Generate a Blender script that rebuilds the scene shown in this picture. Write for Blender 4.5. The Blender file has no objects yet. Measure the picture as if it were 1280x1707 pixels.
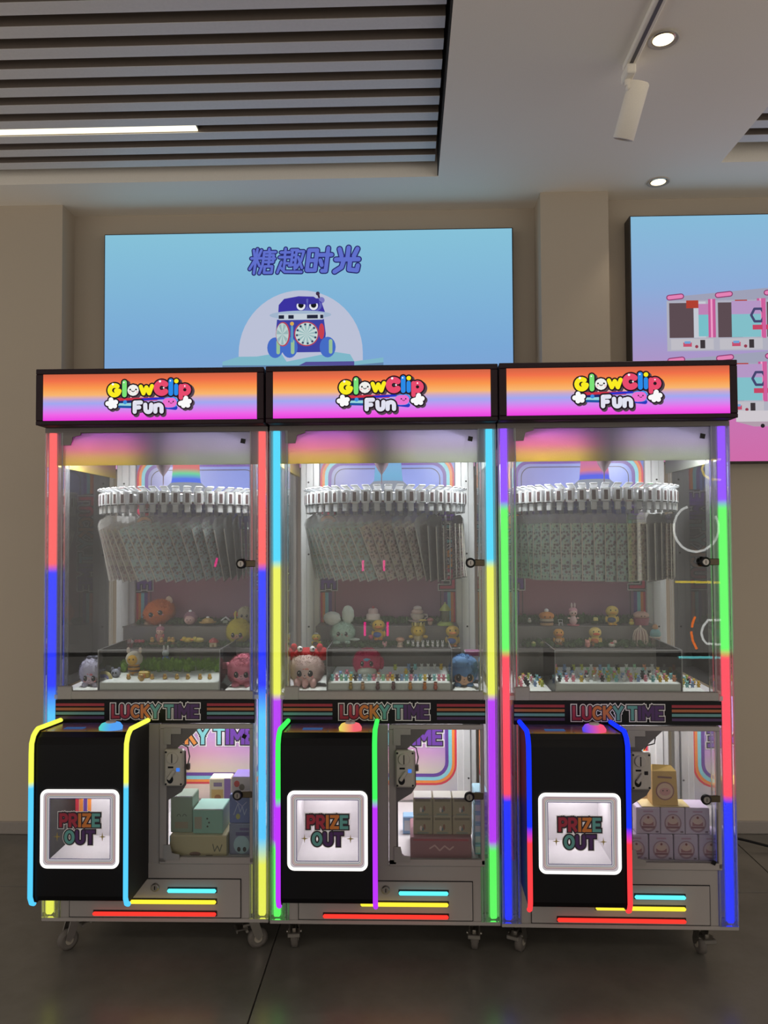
import bpy, math, random
from mathutils import Vector, Matrix, Euler, noise
random.seed(7)
C = bpy.context.scene.collection
SC = bpy.context.scene
PI = math.pi

# ------------------------------------------------------------------ camera, world, lamps, exposure
cam = bpy.data.cameras.new('camera')
cam_ob = bpy.data.objects.new('camera', cam)
C.objects.link(cam_ob)
SC.camera = cam_ob
cam.sensor_fit = 'VERTICAL'
cam.sensor_height = 24.0
cam.lens = 24.0 * 1283.0 / 1707.0
cam.clip_start = 0.05
YAW, PITCH, ROLL = -0.0298, 0.0313, 0.0054
cam_ob.matrix_world = (Matrix.Translation((0.0821, -2.6, 1.4341)) @ Matrix.Rotation(-YAW, 4, 'Z')
                       @ Matrix.Rotation(PI/2 + PITCH, 4, 'X') @ Matrix.Rotation(-ROLL, 4, 'Z'))

SC.view_settings.view_transform = 'Standard'
SC.view_settings.look = 'None'
SC.view_settings.gamma = 1.0
SC.view_settings.use_curve_mapping = False
SC.view_settings.exposure = 0.0
try:
    SC.cycles.max_bounces = 10
    SC.cycles.transparent_max_bounces = 24
    SC.cycles.sample_clamp_indirect = 3.0
    SC.cycles.caustics_reflective = False
    SC.cycles.caustics_refractive = False
except Exception:
    pass

def lin(c):
    return tuple(((x/255)/12.92 if x/255 <= 0.04045 else ((x/255+0.055)/1.055)**2.4) for x in c)

world = bpy.data.worlds.new('dim_room_world')
SC.world = world
world.use_nodes = True
wb = world.node_tree.nodes['Background']
wb.inputs[0].default_value = (1.0, 0.93, 0.86, 1)
wb.inputs[1].default_value = 0.93

def lamp(name, kind, loc, rot, energy, color, **kw):
    l = bpy.data.lights.new(name, kind)
    l.energy = energy
    l.color = color
    for k, v in kw.items():
        setattr(l, k, v)
    o = bpy.data.objects.new(name, l)
    C.objects.link(o)
    o.location = loc
    o.rotation_euler = rot
    return o

for i, (x, y) in enumerate([(-1.5, -3.6), (1.5, -3.6), (0, -5.4)]):  # unseen fill lamps added behind the camera to light the machine fronts
    lamp('room_fill', 'AREA', (x, y, 3.02), (0, 0, 0), 14.0, (1.0, 0.9, 0.78), shape='RECTANGLE', size=1.2, size_y=0.3)

# ------------------------------------------------------------------ materials
MATS = {}
def _new(name):
    m = bpy.data.materials.new(name)
    m.use_nodes = True
    nt = m.node_tree
    nt.nodes.clear()
    out = nt.nodes.new('ShaderNodeOutputMaterial')
    return m, nt, out

def N(nt, kind, **ins):
    n = nt.nodes.new(kind)
    for k, v in ins.items():
        n.inputs[k.replace('_', ' ')].default_value = v
    return n

def mat(name, col, rough=0.5, metal=0.0, bump=0.0, bscale=80.0, var=0.06, spec=0.5, trans=0.0, coat=0.0):
    """plain surface: colour with a little procedural variation and optional fine relief"""
    key = (name, col, rough, metal)
    if key in MATS:
        return MATS[key]
    m, nt, out = _new(name)
    p = nt.nodes.new('ShaderNodeBsdfPrincipled')
    p.inputs['Roughness'].default_value = rough
    p.inputs['Metallic'].default_value = metal
    p.inputs['Specular IOR Level'].default_value = spec
    p.inputs['Coat Weight'].default_value = coat
    if trans:
        p.inputs['Transmission Weight'].default_value = trans
    tc = nt.nodes.new('ShaderNodeTexCoord')
    nz = N(nt, 'ShaderNodeTexNoise', Scale=bscale, Detail=3.0)
    nt.links.new(tc.outputs['Object'], nz.inputs['Vector'])
    c = lin(col)
    mx = nt.nodes.new('ShaderNodeMix')
    mx.data_type = 'RGBA'
    mx.inputs[6].default_value = (*[x*(1-var) for x in c], 1)
    mx.inputs[7].default_value = (*[min(1, x*(1+var)) for x in c], 1)
    nt.links.new(nz.outputs['Fac'], mx.inputs[0])
    nt.links.new(mx.outputs[2], p.inputs['Base Color'])
    if bump:
        b = N(nt, 'ShaderNodeBump', Strength=bump, Distance=0.002)
        nt.links.new(nz.outputs['Fac'], b.inputs['Height'])
        nt.links.new(b.outputs[0], p.inputs['Normal'])
    nt.links.new(p.outputs[0], out.inputs[0])
    MATS[key] = m
    return m

def emi(name, col, strength=1.0):
    key = ('e', name, col, strength)
    if key in MATS:
        return MATS[key]
    m, nt, out = _new(name)
    e = nt.nodes.new('ShaderNodeEmission')
    e.inputs[0].default_value = (*lin(col), 1)
    e.inputs[1].default_value = strength
    nt.links.new(e.outputs[0], out.inputs[0])
    MATS[key] = m
    return m

def ramp_node(nt, axis, lo, hi, stops):
    tc = nt.nodes.new('ShaderNodeTexCoord')
    sp = nt.nodes.new('ShaderNodeSeparateXYZ')
    nt.links.new(tc.outputs['Object'], sp.inputs[0])
    mr = nt.nodes.new('ShaderNodeMapRange')
    mr.inputs[1].default_value = lo
    mr.inputs[2].default_value = hi
    nt.links.new(sp.outputs['XYZ'.index(axis)], mr.inputs[0])
    cr = nt.nodes.new('ShaderNodeValToRGB')
    el = cr.color_ramp.elements
    while len(el) < len(stops):
        el.new(0.5)
    for e, (pos, col) in zip(el, sorted(stops)):
        e.position = min(1, max(0, (pos-lo)/(hi-lo)))
        e.color = (*lin(col), 1)
    nt.links.new(mr.outputs[0], cr.inputs[0])
    return cr

def ramp_emi(name, axis, lo, hi, stops, strength=1.0):
    m, nt, out = _new(name)
    cr = ramp_node(nt, axis, lo, hi, stops)
    e = nt.nodes.new('ShaderNodeEmission')
    e.inputs[1].default_value = strength
    nt.links.new(cr.outputs[0], e.inputs[0])
    nt.links.new(e.outputs[0], out.inputs[0])
    return m

def ramp_print(name, axis, lo, hi, stops, stops_b=None, axis_b='X', lo_b=0, hi_b=1, rough=0.35):
    m, nt, out = _new(name)
    cr = ramp_node(nt, axis, lo, hi, stops)
    p = nt.nodes.new('ShaderNodeBsdfPrincipled')
    p.inputs['Roughness'].default_value = rough
    col = cr.outputs[0]
    if stops_b:
        cb = ramp_node(nt, axis_b, lo_b, hi_b, stops_b)
        mx = nt.nodes.new('ShaderNodeMix')
        mx.data_type = 'RGBA'
        mx.blend_type = 'MULTIPLY'
        mx.inputs[0].default_value = 1.0
        nt.links.new(col, mx.inputs[6])
        nt.links.new(cb.outputs[0], mx.inputs[7])
        col = mx.outputs[2]
    nt.links.new(col, p.inputs['Base Color'])
    nt.links.new(p.outputs[0], out.inputs[0])
    return m

def glass_mat(name, tint=(0.96, 0.97, 0.96), ior=1.45, haze=0.0, hazecol=(0.8, 0.8, 0.8), mirror=0.0, rough=0.0):
    m, nt, out = _new(name)
    tr = nt.nodes.new('ShaderNodeBsdfTransparent')
    tr.inputs[0].default_value = (*tint, 1)
    gl = nt.nodes.new('ShaderNodeBsdfGlossy')
    gl.inputs['Roughness'].default_value = rough
    gl.inputs[0].default_value = (1, 1, 1, 1)
    fr = N(nt, 'ShaderNodeFresnel', IOR=ior)
    base = tr.outputs[0]
    if haze:
        df = nt.nodes.new('ShaderNodeBsdfDiffuse')
        df.inputs[0].default_value = (*hazecol, 1)
        tl = nt.nodes.new('ShaderNodeBsdfTranslucent')
        tl.inputs[0].default_value = (*hazecol, 1)
        a = nt.nodes.new('ShaderNodeMixShader')
        a.inputs[0].default_value = 0.5
        nt.links.new(df.outputs[0], a.inputs[1])
        nt.links.new(tl.outputs[0], a.inputs[2])
        b = nt.nodes.new('ShaderNodeMixShader')
        b.inputs[0].default_value = haze
        nt.links.new(base, b.inputs[1])
        nt.links.new(a.outputs[0], b.inputs[2])
        base = b.outputs[0]
    mx = nt.nodes.new('ShaderNodeMixShader')
    fac = fr.outputs[0]
    if mirror:
        ad = nt.nodes.new('ShaderNodeMath')
        ad.operation = 'ADD'
        ad.use_clamp = True
        ad.inputs[1].default_value = mirror
        nt.links.new(fac, ad.inputs[0])
        fac = ad.outputs[0]
    nt.links.new(fac, mx.inputs[0])
    nt.links.new(base, mx.inputs[1])
    nt.links.new(gl.outputs[0], mx.inputs[2])
    nt.links.new(mx.outputs[0], out.inputs[0])
    return m

def sticker_mat(name, base, dot, dot2, scale=95.0):
    """foil sheet printed with rows of small stickers"""
    m, nt, out = _new(name)
    tc = nt.nodes.new('ShaderNodeTexCoord')
    vo = N(nt, 'ShaderNodeTexVoronoi', Scale=scale, Randomness=0.55)
    nt.links.new(tc.outputs['Object'], vo.inputs['Vector'])
    cr = nt.nodes.new('ShaderNodeValToRGB')
    el = cr.color_ramp.elements
    el.new(0.5); el.new(0.6)
    for e, (p_, c_) in zip(el, [(0.0, dot2), (0.24, dot), (0.40, dot), (0.52, base)]):
        e.position = p_
        e.color = (*lin(c_), 1)
    nt.links.new(vo.outputs['Distance'], cr.inputs[0])
    mx = nt.nodes.new('ShaderNodeMix')
    mx.data_type = 'RGBA'
    mx.blend_type = 'OVERLAY'
    mx.inputs[0].default_value = 0.16
    nt.links.new(cr.outputs[0], mx.inputs[6])
    nt.links.new(vo.outputs['Color'], mx.inputs[7])
    p = nt.nodes.new('ShaderNodeBsdfPrincipled')
    p.inputs['Roughness'].default_value = 0.55
    p.inputs['Specular IOR Level'].default_value = 0.3
    nt.links.new(mx.outputs[2], p.inputs['Base Color'])
    nt.links.new(p.outputs[0], out.inputs[0])
    return m

# ------------------------------------------------------------------ mesh builder
class MB:
    def __init__(s):
        s.v, s.f, s.m, s.s = [], [], [], []
        s.mats = []
        s.T = None
    def mi(s, mt):
        if mt not in s.mats:
            s.mats.append(mt)
        return s.mats.index(mt)
    def add(s, vs, fs, mt, smooth=False):
        b = len(s.v)
        if s.T is not None:
            vs = [tuple(s.T @ Vector(q)) for q in vs]
        s.v += [tuple(q) for q in vs]
        k = s.mi(mt)
        for f in fs:
            s.f.append(tuple(b+i for i in f))
            s.m.append(k)
            s.s.append(smooth)
    def box(s, x0, x1, y0, y1, z0, z1, mt, bev=0.0):
        if bev <= 0:
            vs = [(x, y, z) for x in (x0, x1) for y in (y0, y1) for z in (z0, z1)]
            fs = [(0, 1, 3, 2), (4, 6, 7, 5), (0, 4, 5, 1), (2, 3, 7, 6), (0, 2, 6, 4), (1, 5, 7, 3)]
            s.add(vs, fs, mt)
            return
        b = min(bev, (x1-x0)/2.01, (y1-y0)/2.01, (z1-z0)/2.01)
        vs, idx = [], {}
        for sx in (0, 1):
            for sy in (0, 1):
                for sz in (0, 1):
                    c = [(x0, x1)[sx], (y0, y1)[sy], (z0, z1)[sz]]
                    d = [b if q == 0 else -b for q in (sx, sy, sz)]
                    for a in range(3):
                        p = [c[i] if i == a else c[i]+d[i] for i in range(3)]
                        idx[(sx, sy, sz, a)] = len(vs)
                        vs.append(tuple(p))
        fs = []
        def quad(a, side):
            o = [i for i in range(3) if i != a]
            r = []
            for u, w in ((0, 0), (1, 0), (1, 1), (0, 1)):
                k = [0, 0, 0]
                k[a] = side; k[o[0]] = u; k[o[1]] = w
                r.append(idx[(*k, a)])
            return r
        for a in range(3):
            for side in (0, 1):
                q = quad(a, side)
                fs.append(tuple(q if (side == 1) == (a != 1) else q[::-1]))
        for a in range(3):
            o = [i for i in range(3) if i != a]
            for u in (0, 1):
                for w in (0, 1):
                    def k(t, ax):
                        kk = [0, 0, 0]
                        kk[a] = t; kk[o[0]] = u; kk[o[1]] = w
                        return idx[(*kk, ax)]
                    fs.append((k(0, o[0]), k(1, o[0]), k(1, o[1]), k(0, o[1])))
        for sx in (0, 1):
            for sy in (0, 1):
                for sz in (0, 1):
                    fs.append(tuple(idx[(sx, sy, sz, a)] for a in range(3)))
        s.add(vs, fs, mt)
    def prism(s, poly, axis, a0, a1, mt):
        """poly: 2-D points in the plane across the axis ('X': (y,z), 'Y': (x,z), 'Z': (x,y))"""
        n = len(poly)
        def p(q, a):
            return {'X': (a, q[0], q[1]), 'Y': (q[0], a, q[1]), 'Z': (q[0], q[1], a)}[axis]
        vs = [p(q, a0) for q in poly] + [p(q, a1) for q in poly]
        fs = [tuple(range(n)), tuple(range(2*n-1, n-1, -1))]
        fs += [(i, i+n, (i+1) % n+n, (i+1) % n) for i in range(n)]
        s.add(vs, fs, mt)
    def lathe(s, prof, mt, c=(0, 0, 0), n=24, axis='Z', smooth=True, cap=True):
        vs, fs = [], []
        for r, h in prof:
            for i in range(n):
                a = 2*PI*i/n
                x, y = r*math.cos(a), r*math.sin(a)
                q = {'Z': (x, y, h), 'Y': (x, h, y), 'X': (h, x, y)}[axis]
                vs.append((q[0]+c[0], q[1]+c[1], q[2]+c[2]))
        for j in range(len(prof)-1):
            for i in range(n):
                fs.append((j*n+i, j*n+(i+1) % n, (j+1)*n+(i+1) % n, (j+1)*n+i))
        s.add(vs, fs, mt, smooth)
        if cap:
            k = len(prof)-1
            s.add(vs[:n], [tuple(range(n))], mt)
            s.add(vs[k*n:], [tuple(range(n))], mt)
    def ell(s, c, r, mt, n=20, k=14, rough=0.0, freq=40.0, rot=None):
        vs, fs = [], []
        R = rot.to_matrix() if rot is not None else None
        off = Vector((random.random()*9, random.random()*9, random.random()*9))
        for j in range(k+1):
            t = PI*j/k
            for i in range(n):
                a = 2*PI*i/n
                d = Vector((math.sin(t)*math.cos(a), math.sin(t)*math.sin(a), math.cos(t)))
                g = 1.0
                if rough:
                    q = Vector((d.x*r[0], d.y*r[1], d.z*r[2]))*freq+off
                    g += rough*(noise.noise(q)+0.6*noise.noise(q*2.3))
                p = Vector((d.x*r[0]*g, d.y*r[1]*g, d.z*r[2]*g))
                if R is not None:
                    p = R @ p
                vs.append((p.x+c[0], p.y+c[1], p.z+c[2]))
        for j in range(k):
            for i in range(n):
                if j == 0:
                    fs.append((0, n+i, n+(i+1) % n))
                elif j == k-1:
                    fs.append((j*n+i, (j+1)*n, j*n+(i+1) % n))
                else:
                    fs.append((j*n+i, (j+1)*n+i, (j+1)*n+(i+1) % n, j*n+(i+1) % n))
        s.add(vs, fs, mt, True)
    def tube(s, pts, r, mt, n=8, closed=False):
        P = [Vector(p) for p in pts]
        vs, fs = [], []
        L = len(P)
        up = None
        for i, p in enumerate(P):
            if closed:
                t = (P[(i+1) % L]-P[i-1]).normalized()
            else:
                t = ((P[min(i+1, L-1)]-P[max(i-1, 0)])).normalized()
            if up is None:
                up = Vector((0, 0, 1)) if abs(t.z) < 0.9 else Vector((0, 1, 0))
            a = t.cross(up).normalized()
            b = a.cross(t).normalized()
            up = b
            for q in range(n):
                w = 2*PI*q/n
                vs.append(tuple(p+a*math.cos(w)*r+b*math.sin(w)*r))
        R = L if closed else L-1
        for i in range(R):
            j = (i+1) % L
            for q in range(n):
                fs.append((i*n+q, i*n+(q+1) % n, j*n+(q+1) % n, j*n+q))
        if not closed:
            fs.append(tuple(range(n)))
            fs.append(tuple(range((L-1)*n, L*n)))
        s.add(vs, fs, mt, True)
    # ---- flat print in a plane y = const: (x, z) points
    def poly(s, pts, y, mt):
        s.add([(p[0], y, p[1]) for p in pts], [tuple(range(len(pts)))], mt)
    def disc(s, x, z, r, y, mt, n=20, rz=None):
        s.poly([(x+r*math.cos(2*PI*i/n), z+(rz or r)*math.sin(2*PI*i/n)) for i in range(n)], y, mt)
    def stroke(s, path, r, y, mt, square=False, closed=False):
        L = len(path)
        def yy():
            s.k = (getattr(s, 'k', 0)+1) % 160
            return y-2e-6*s.k
        for i in range(L if closed else L-1):
            a, b = Vector(path[i]), Vector(path[(i+1) % L])
            d = b-a
            if d.length < 1e-9:
                continue
            d.normalize()
            nn = Vector((-d.y, d.x))*r
            e = d*r*0.98 if square else Vector((0, 0))
            s.poly([tuple(a-e+nn), tuple(b+e+nn), tuple(b+e-nn), tuple(a-e-nn)], yy(), mt)
        if not square:
            for p in path:
                s.disc(p[0], p[1], r, yy(), mt, 12)
    def ring(s, x0, x1, z0, z1, rad, w, y, mt, seg=6):
        """rounded rectangle border of width w, outer edge as given"""
        def outline(i):
            r = max(rad-i, 0.0005)
            o = []
            for cx, cz, a0 in ((x1-i-r, z1-i-r, 0), (x0+i+r, z1-i-r, PI/2), (x0+i+r, z0+i+r, PI), (x1-i-r, z0+i+r, 1.5*PI)):
                for q in range(seg+1):
                    a = a0+PI/2*q/seg
                    o.append((cx+r*math.cos(a), y, cz+r*math.sin(a)))
            return o
        A, B = outline(0), outline(w)
        n = len(A)
        s.add(A+B, [(i, (i+1) % n, (i+1) % n+n, i+n) for i in range(n)], mt)
    def rrect(s, x0, x1, z0, z1, r, y, mt, seg=6):
        o = []
        for cx, cz, a0 in ((x1-r, z1-r, 0), (x0+r, z1-r, PI/2), (x0+r, z0+r, PI), (x1-r, z0+r, 1.5*PI)):
            for q in range(seg+1):
                a = a0+PI/2*q/seg
                o.append((cx+r*math.cos(a), cz+r*math.sin(a)))
        s.poly(o, y, mt)
    def mesh(s, name):
        me = bpy.data.meshes.new(name)
        me.from_pydata(s.v, [], s.f)
        for mt in s.mats:
            me.materials.append(mt)
        me.polygons.foreach_set('material_index', s.m)
        me.polygons.foreach_set('use_smooth', s.s)
        me.update()
        return me
    def build(s, name, parent=None, loc=(0, 0, 0), rot=(0, 0, 0)):
        o = bpy.data.objects.new(name, s.mesh(name))
        C.objects.link(o)
        o.parent = parent
        o.location = loc
        o.rotation_euler = rot
        return o

def tag(o, label=None, cat=None, group=None, kind=None):
    if label: o['label'] = label
    if cat: o['category'] = cat
    if group: o['group'] = group
    if kind: o['kind'] = kind
    return o

def empty(name, loc, label, cat, group=None, rz=0.0):
    o = bpy.data.objects.new(name, None)
    C.objects.link(o)
    o.location = loc
    o.rotation_euler = (0, 0, rz)
    o.empty_display_size = 0.05
    return tag(o, label, cat, group)

def arc(cx, cz, r, a0, a1, n=10, rz=None):
    return [(cx+r*math.cos(math.radians(a0+(a1-a0)*i/n)), cz+(rz or r)*math.sin(math.radians(a0+(a1-a0)*i/n))) for i in range(n+1)]

# glyphs as strokes in a unit-height box: (width, [paths])
G = {
 'L': (.5, [[(0, 1), (0, 0), (.5, 0)]]),
 'U': (.6, [[(0, 1), (0, .25)] + arc(.3, .3, .3, 180, 360) + [(.6, 1)]]),
 'C': (.62, [arc(.36, .5, .36, 50, 310, 12, .5)]),
 'K': (.58, [[(0, 1), (0, 0)], [(.55, 1), (.05, .45)], [(.2, .55), (.58, 0)]]),
 'Y': (.64, [[(0, 1), (.32, .5), (.64, 1)], [(.32, .5), (.32, 0)]]),
 'T': (.6, [[(0, 1), (.6, 1)], [(.3, 1), (.3, 0)]]),
 'I': (.05, [[(.02, 1), (.02, 0)]]),
 'M': (.8, [[(0, 0), (0, 1), (.4, .35), (.8, 1), (.8, 0)]]),
 'E': (.5, [[(.5, 1), (0, 1), (0, 0), (.5, 0)], [(0, .5), (.42, .5)]]),
 'P': (.52, [[(0, 0), (0, 1), (.3, 1)] + arc(.3, .72, .24, 90, -90, 8, .28) + [(0, .44)]]),
 'R': (.54, [[(0, 0), (0, 1), (.3, 1)] + arc(.3, .72, .24, 90, -90, 8, .28) + [(0, .44)], [(.25, .44), (.54, 0)]]),
 'Z': (.55, [[(0, 1), (.55, 1), (0, 0), (.55, 0)]]),
 'O': (.7, [arc(.35, .5, .35, 0, 360, 16, .5)]),
 'S': (.5, [arc(.25, .74, .25, 30, 270, 8, .26)+arc(.25, .26, .25, 90, -150, 8, .26)]),
}
def word(mb, txt, x0, z0, h, r, y, cols, gap=None, square=True, T=None, ofs=(0, 0)):
    """lays a word out from (x0, z0); cols: one material per letter or a single one; returns width"""
    gap = 2*r+0.003 if gap is None else gap
    x = x0
    k = 0
    for ch in txt:
        if ch == ' ':
            x += h*0.3
            continue
        w, paths = G[ch]
        mt = cols[k] if isinstance(cols, list) else cols
        for p in paths:
            q = [(x+a*h+ofs[0], z0+b*h+ofs[1]) for a, b in p]
            if T:
                q = [T(*c) for c in q]
            mb.stroke(q, r, y-0.00001*k, mt, square and ch not in 'COUS')
        x += w*h+gap
        k += 1
    return x-gap-x0

# ------------------------------------------------------------------ common materials
M_wall = mat('wall_paint', (188, 175, 156), 0.8, bump=0.08, bscale=300)
M_ceil = mat('ceiling_paint', (250, 242, 228), 0.85, bump=0.05, bscale=300)
M_slat = mat('slat_side_shaded', (120, 108, 98), 0.5, bump=0.05)  # shade on the slat sides is put into this darker colour
M_slatb = mat('slat_underside_lit', (226, 222, 218), 0.45, bump=0.05)  # screen light on the undersides is put into this lighter colour
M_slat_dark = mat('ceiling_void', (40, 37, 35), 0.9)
M_tile = None
M_white = mat('white_powder_coat', (154, 148, 144), 0.35, bump=0.04, bscale=600, var=.02)
M_post = mat('white_aluminium', (205, 205, 205), 0.3, 0.15)
M_grey = mat('grey_sill_metal', (150, 146, 142), 0.4, 0.3)
M_plate = mat('dark_grey_plate', (92, 88, 88), 0.5)
M_black = mat('black_gloss', (10, 10, 13), 0.32, spec=0.22)
M_blackm = mat('black_matte', (20, 18, 20), 0.55, spec=.3)
M_frame = mat('dark_plum_frame', (38, 20, 28), 0.5, spec=.25)
M_steel = mat('brushed_steel', (150, 145, 138), 0.3, 0.9)
M_rubber = mat('grey_rubber', (92, 86, 80), 0.7)
M_snow = mat('white_fluff', (225, 228, 222), 0.95, bump=0.3, bscale=200)
M_glass = glass_mat('clear_glass', haze=0.006, hazecol=(.5, .5, .5))
M_thin = glass_mat('thin_clear_acrylic', (0.97, 0.98, 0.98), 1.22, haze=0.02, hazecol=(.7, .7, .7))
M_acry = glass_mat('clear_acrylic', (0.95, 0.97, 0.97), 1.49, haze=0.12, hazecol=(.85, .85, .88))
M_edge = glass_mat('acrylic_edge', (0.9, 0.92, 0.92), 1.49, haze=0.5, hazecol=(.9, .9, .92))
M_mirror = glass_mat('reflective_side_panel', (0.75, 0.75, 0.75), 1.5, haze=0.1, hazecol=(.6, .6, .6), mirror=0.4)
M_sleeve = glass_mat('clear_plastic_sleeve', (0.97, 0.97, 0.97), 1.18, haze=0.09, hazecol=(.9, .9, .9), rough=0.12)
M_clipw = glass_mat('frosted_white_plastic', (0.9, 0.92, 0.95), 1.45, haze=0.75, hazecol=(.88, .9, .92), rough=.2)
M_slot = mat('maroon_slot', (58, 34, 36), 0.5)
M_eye = mat('black_eye', (8, 8, 8), 0.08)
M_ewhite = mat('white_eye', (235, 235, 235), 0.3)
M_moss = mat('dried_moss', (92, 128, 40), 0.95, bump=0.8, bscale=120, var=0.5)
M_mossd = mat('dark_moss', (56, 84, 36), 0.95, bump=0.8, bscale=120, var=0.5)

# ------------------------------------------------------------------ room
CZ = 3.09
def floor():
    m, nt, out = _new('grey_floor_tile')
    p = nt.nodes.new('ShaderNodeBsdfPrincipled')
    tc = nt.nodes.new('ShaderNodeTexCoord')
    nz = N(nt, 'ShaderNodeTexNoise', Scale=3.0, Detail=8.0, Roughness=0.65)
    nt.links.new(tc.outputs['Object'], nz.inputs['Vector'])
    cr = nt.nodes.new('ShaderNodeValToRGB')
    cr.color_ramp.elements[0].color = (*lin((94, 91, 85)), 1)
    cr.color_ramp.elements[1].color = (*lin((114, 110, 103)), 1)
    cr.color_ramp.elements[0].position = 0.3
    cr.color_ramp.elements[1].position = 0.7
    nt.links.new(nz.outputs['Fac'], cr.inputs[0])
    nt.links.new(cr.outputs[0], p.inputs['Base Color'])
    p.inputs['Roughness'].default_value = 0.27
    p.inputs['Specular IOR Level'].default_value = 1.0
    nt.links.new(p.outputs[0], out.inputs[0])
    mb = MB()
    mb.box(-4.4, 4.6, -7.0, 1.45, -0.12, -0.006, mat('grout', (50, 48, 46), 0.9))
    fl = tag(mb.build('floor'), 'dark grey polished tile floor in front of the machines', kind='structure')
    xs = [-4.397+2*i for i in range(5)]
    ys = [-6.63+1.2*i for i in range(7)]
    g = 0.002
    for x in xs:
        for y in ys:
            t = MB()
            y1 = min(y+1.2, 1.44)
            x1 = min(x+2, 4.6)
            t.box(x+g, x1-g, y+g, y1-g, -0.006, 0.0, m, 0.0015)
            t.build('tile', fl)
floor()

mb = MB()
mb.box(-4.4, -1.62, 1.13, 1.45, 0, CZ, M_wall)            # left pilaster
mb.box(-1.62, 0.735, 1.27, 1.45, 0, CZ, M_wall)           # recess behind the left screen
mb.box(0.735, 1.06, 1.09, 1.45, 0, CZ, M_wall)            # middle pilaster
mb.box(1.06, 4.6, 1.19, 1.45, 0, CZ, M_wall)              # wall behind the right screen
tag(mb.build('wall_back'), 'beige plaster wall with two pilasters behind the machines', kind='structure')
mb = MB()
mbase = mat('baseboard_paint', (150, 142, 134), 0.5)
mb.box(-4.4, -1.61, 1.118, 1.13, 0, 0.06, mbase, 0.003)
mb.box(1.06, 4.6, 1.178, 1.19, 0, 0.06, mbase, 0.003)
tag(mb.build('baseboard_back'), 'low grey baseboard along the foot of the beige wall', kind='structure')

# ceiling with two slatted bays
BAY = [(-4.2, 0.236, -3.0, 0.905), (1.49, 4.4, -3.0, 0.822)]
mb = MB()
def slab(x0, x1, y0, y1):
    mb.box(x0, x1, y0, y1, CZ, CZ+0.06, M_ceil)
slab(-4.4, 4.6, 0.905, 1.45)
slab(-4.4, 4.6, -7.0, -3.0)
slab(-4.4, -4.2, -3.0, 0.905)
slab(0.236, 1.49, -3.0, 0.905)
slab(1.49, 4.4, 0.822, 0.905)
slab(4.4, 4.6, -3.0, 0.905)
for x0, x1, y0, y1 in BAY:                                   # upstands round each bay
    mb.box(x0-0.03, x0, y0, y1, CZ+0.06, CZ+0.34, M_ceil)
    mb.box(x1, x1+0.03, y0, y1, CZ+0.06, CZ+0.34, M_slat_dark)  # right upstand coloured dark for the shaded gap beside the slat ends
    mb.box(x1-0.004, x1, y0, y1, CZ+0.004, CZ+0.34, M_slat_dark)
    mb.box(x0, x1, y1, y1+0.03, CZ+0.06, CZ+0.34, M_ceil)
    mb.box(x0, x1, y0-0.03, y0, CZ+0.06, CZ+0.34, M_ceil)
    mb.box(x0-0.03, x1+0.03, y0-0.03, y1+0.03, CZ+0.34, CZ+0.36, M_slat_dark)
ceil = tag(mb.build('ceiling'), 'warm white ceiling with recessed bays of grey slats', kind='structure')
for x0, x1, y0, y1 in BAY:
    yy = 0.80
    sm = MB()
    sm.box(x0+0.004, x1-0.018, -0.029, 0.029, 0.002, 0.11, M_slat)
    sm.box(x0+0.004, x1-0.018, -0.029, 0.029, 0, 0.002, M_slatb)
    me = sm.mesh('slat')
    while yy > -2.9:
        if yy < y1-0.06:
            o = bpy.data.objects.new('slat', me)
            C.objects.link(o)
            o.parent = ceil
            o.location = (0, yy, CZ+0.035)
        yy -= 0.114

# linear lamp between two slats
ll = empty('linear_ceiling_light', (-0.775, 0.515, CZ+0.040), 'long glowing white linear light between the ceiling slats at upper left', 'ceiling light')
mb = MB()
mb.box(-1.9, 0, -0.026, 0.026, 0.006, 0.06, mat('lamp_housing', (70, 68, 66), .5), 0.002)
mb.build('housing', ll)
mb = MB()
mb.box(-1.895, -0.006, -0.0255, 0.0255, 0, 0.006, emi('linear_diffuser', (255, 246, 214), 1.6))
mb.build('diffuser', ll)

def downlight(x, y, label, tilt, energy, glow):
    d = empty('recessed_downlight', (x, y, CZ), label, 'ceiling light', 'small round ceiling downlights')
    mb = MB()
    mb.lathe([(0.046, 0.0), (0.052, -0.004), (0.047, -0.006), (0.040, 0.0), (0.040, 0.0)], mat('trim_ring', (190, 184, 176), .4), n=32, cap=False)
    mb.build('trim_ring', d)
    mb = MB()
    mb.lathe([(0.040, -0.001), (0.034, -0.003)], mat('reflector', (215, 205, 190), .15, .8), n=32, cap=False)
    mb.build('reflector', d)
    mb = MB()
    mb.lathe([(0.034, -0.003), (0.022, -0.005), (0.002, -0.006)], emi('downlight_glow', (255, 236, 190), glow), n=24, cap=True)
    mb.build('lens', d)
    lamp('downlight_lamp', 'SPOT', (x, y, CZ-0.02), tilt, energy, (1.0, 0.86, 0.66), spot_size=1.5, spot_blend=0.5, shadow_soft_size=0.03)
downlight(0.948, -0.051, 'lit round recessed downlight beside the ceiling track at upper right', (0, 0, 0), 16, 3.0)
downlight(1.271, 1.00, 'lit round recessed downlight above the right wall screen', (0, 0, 0), 5, 2.5)

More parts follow.
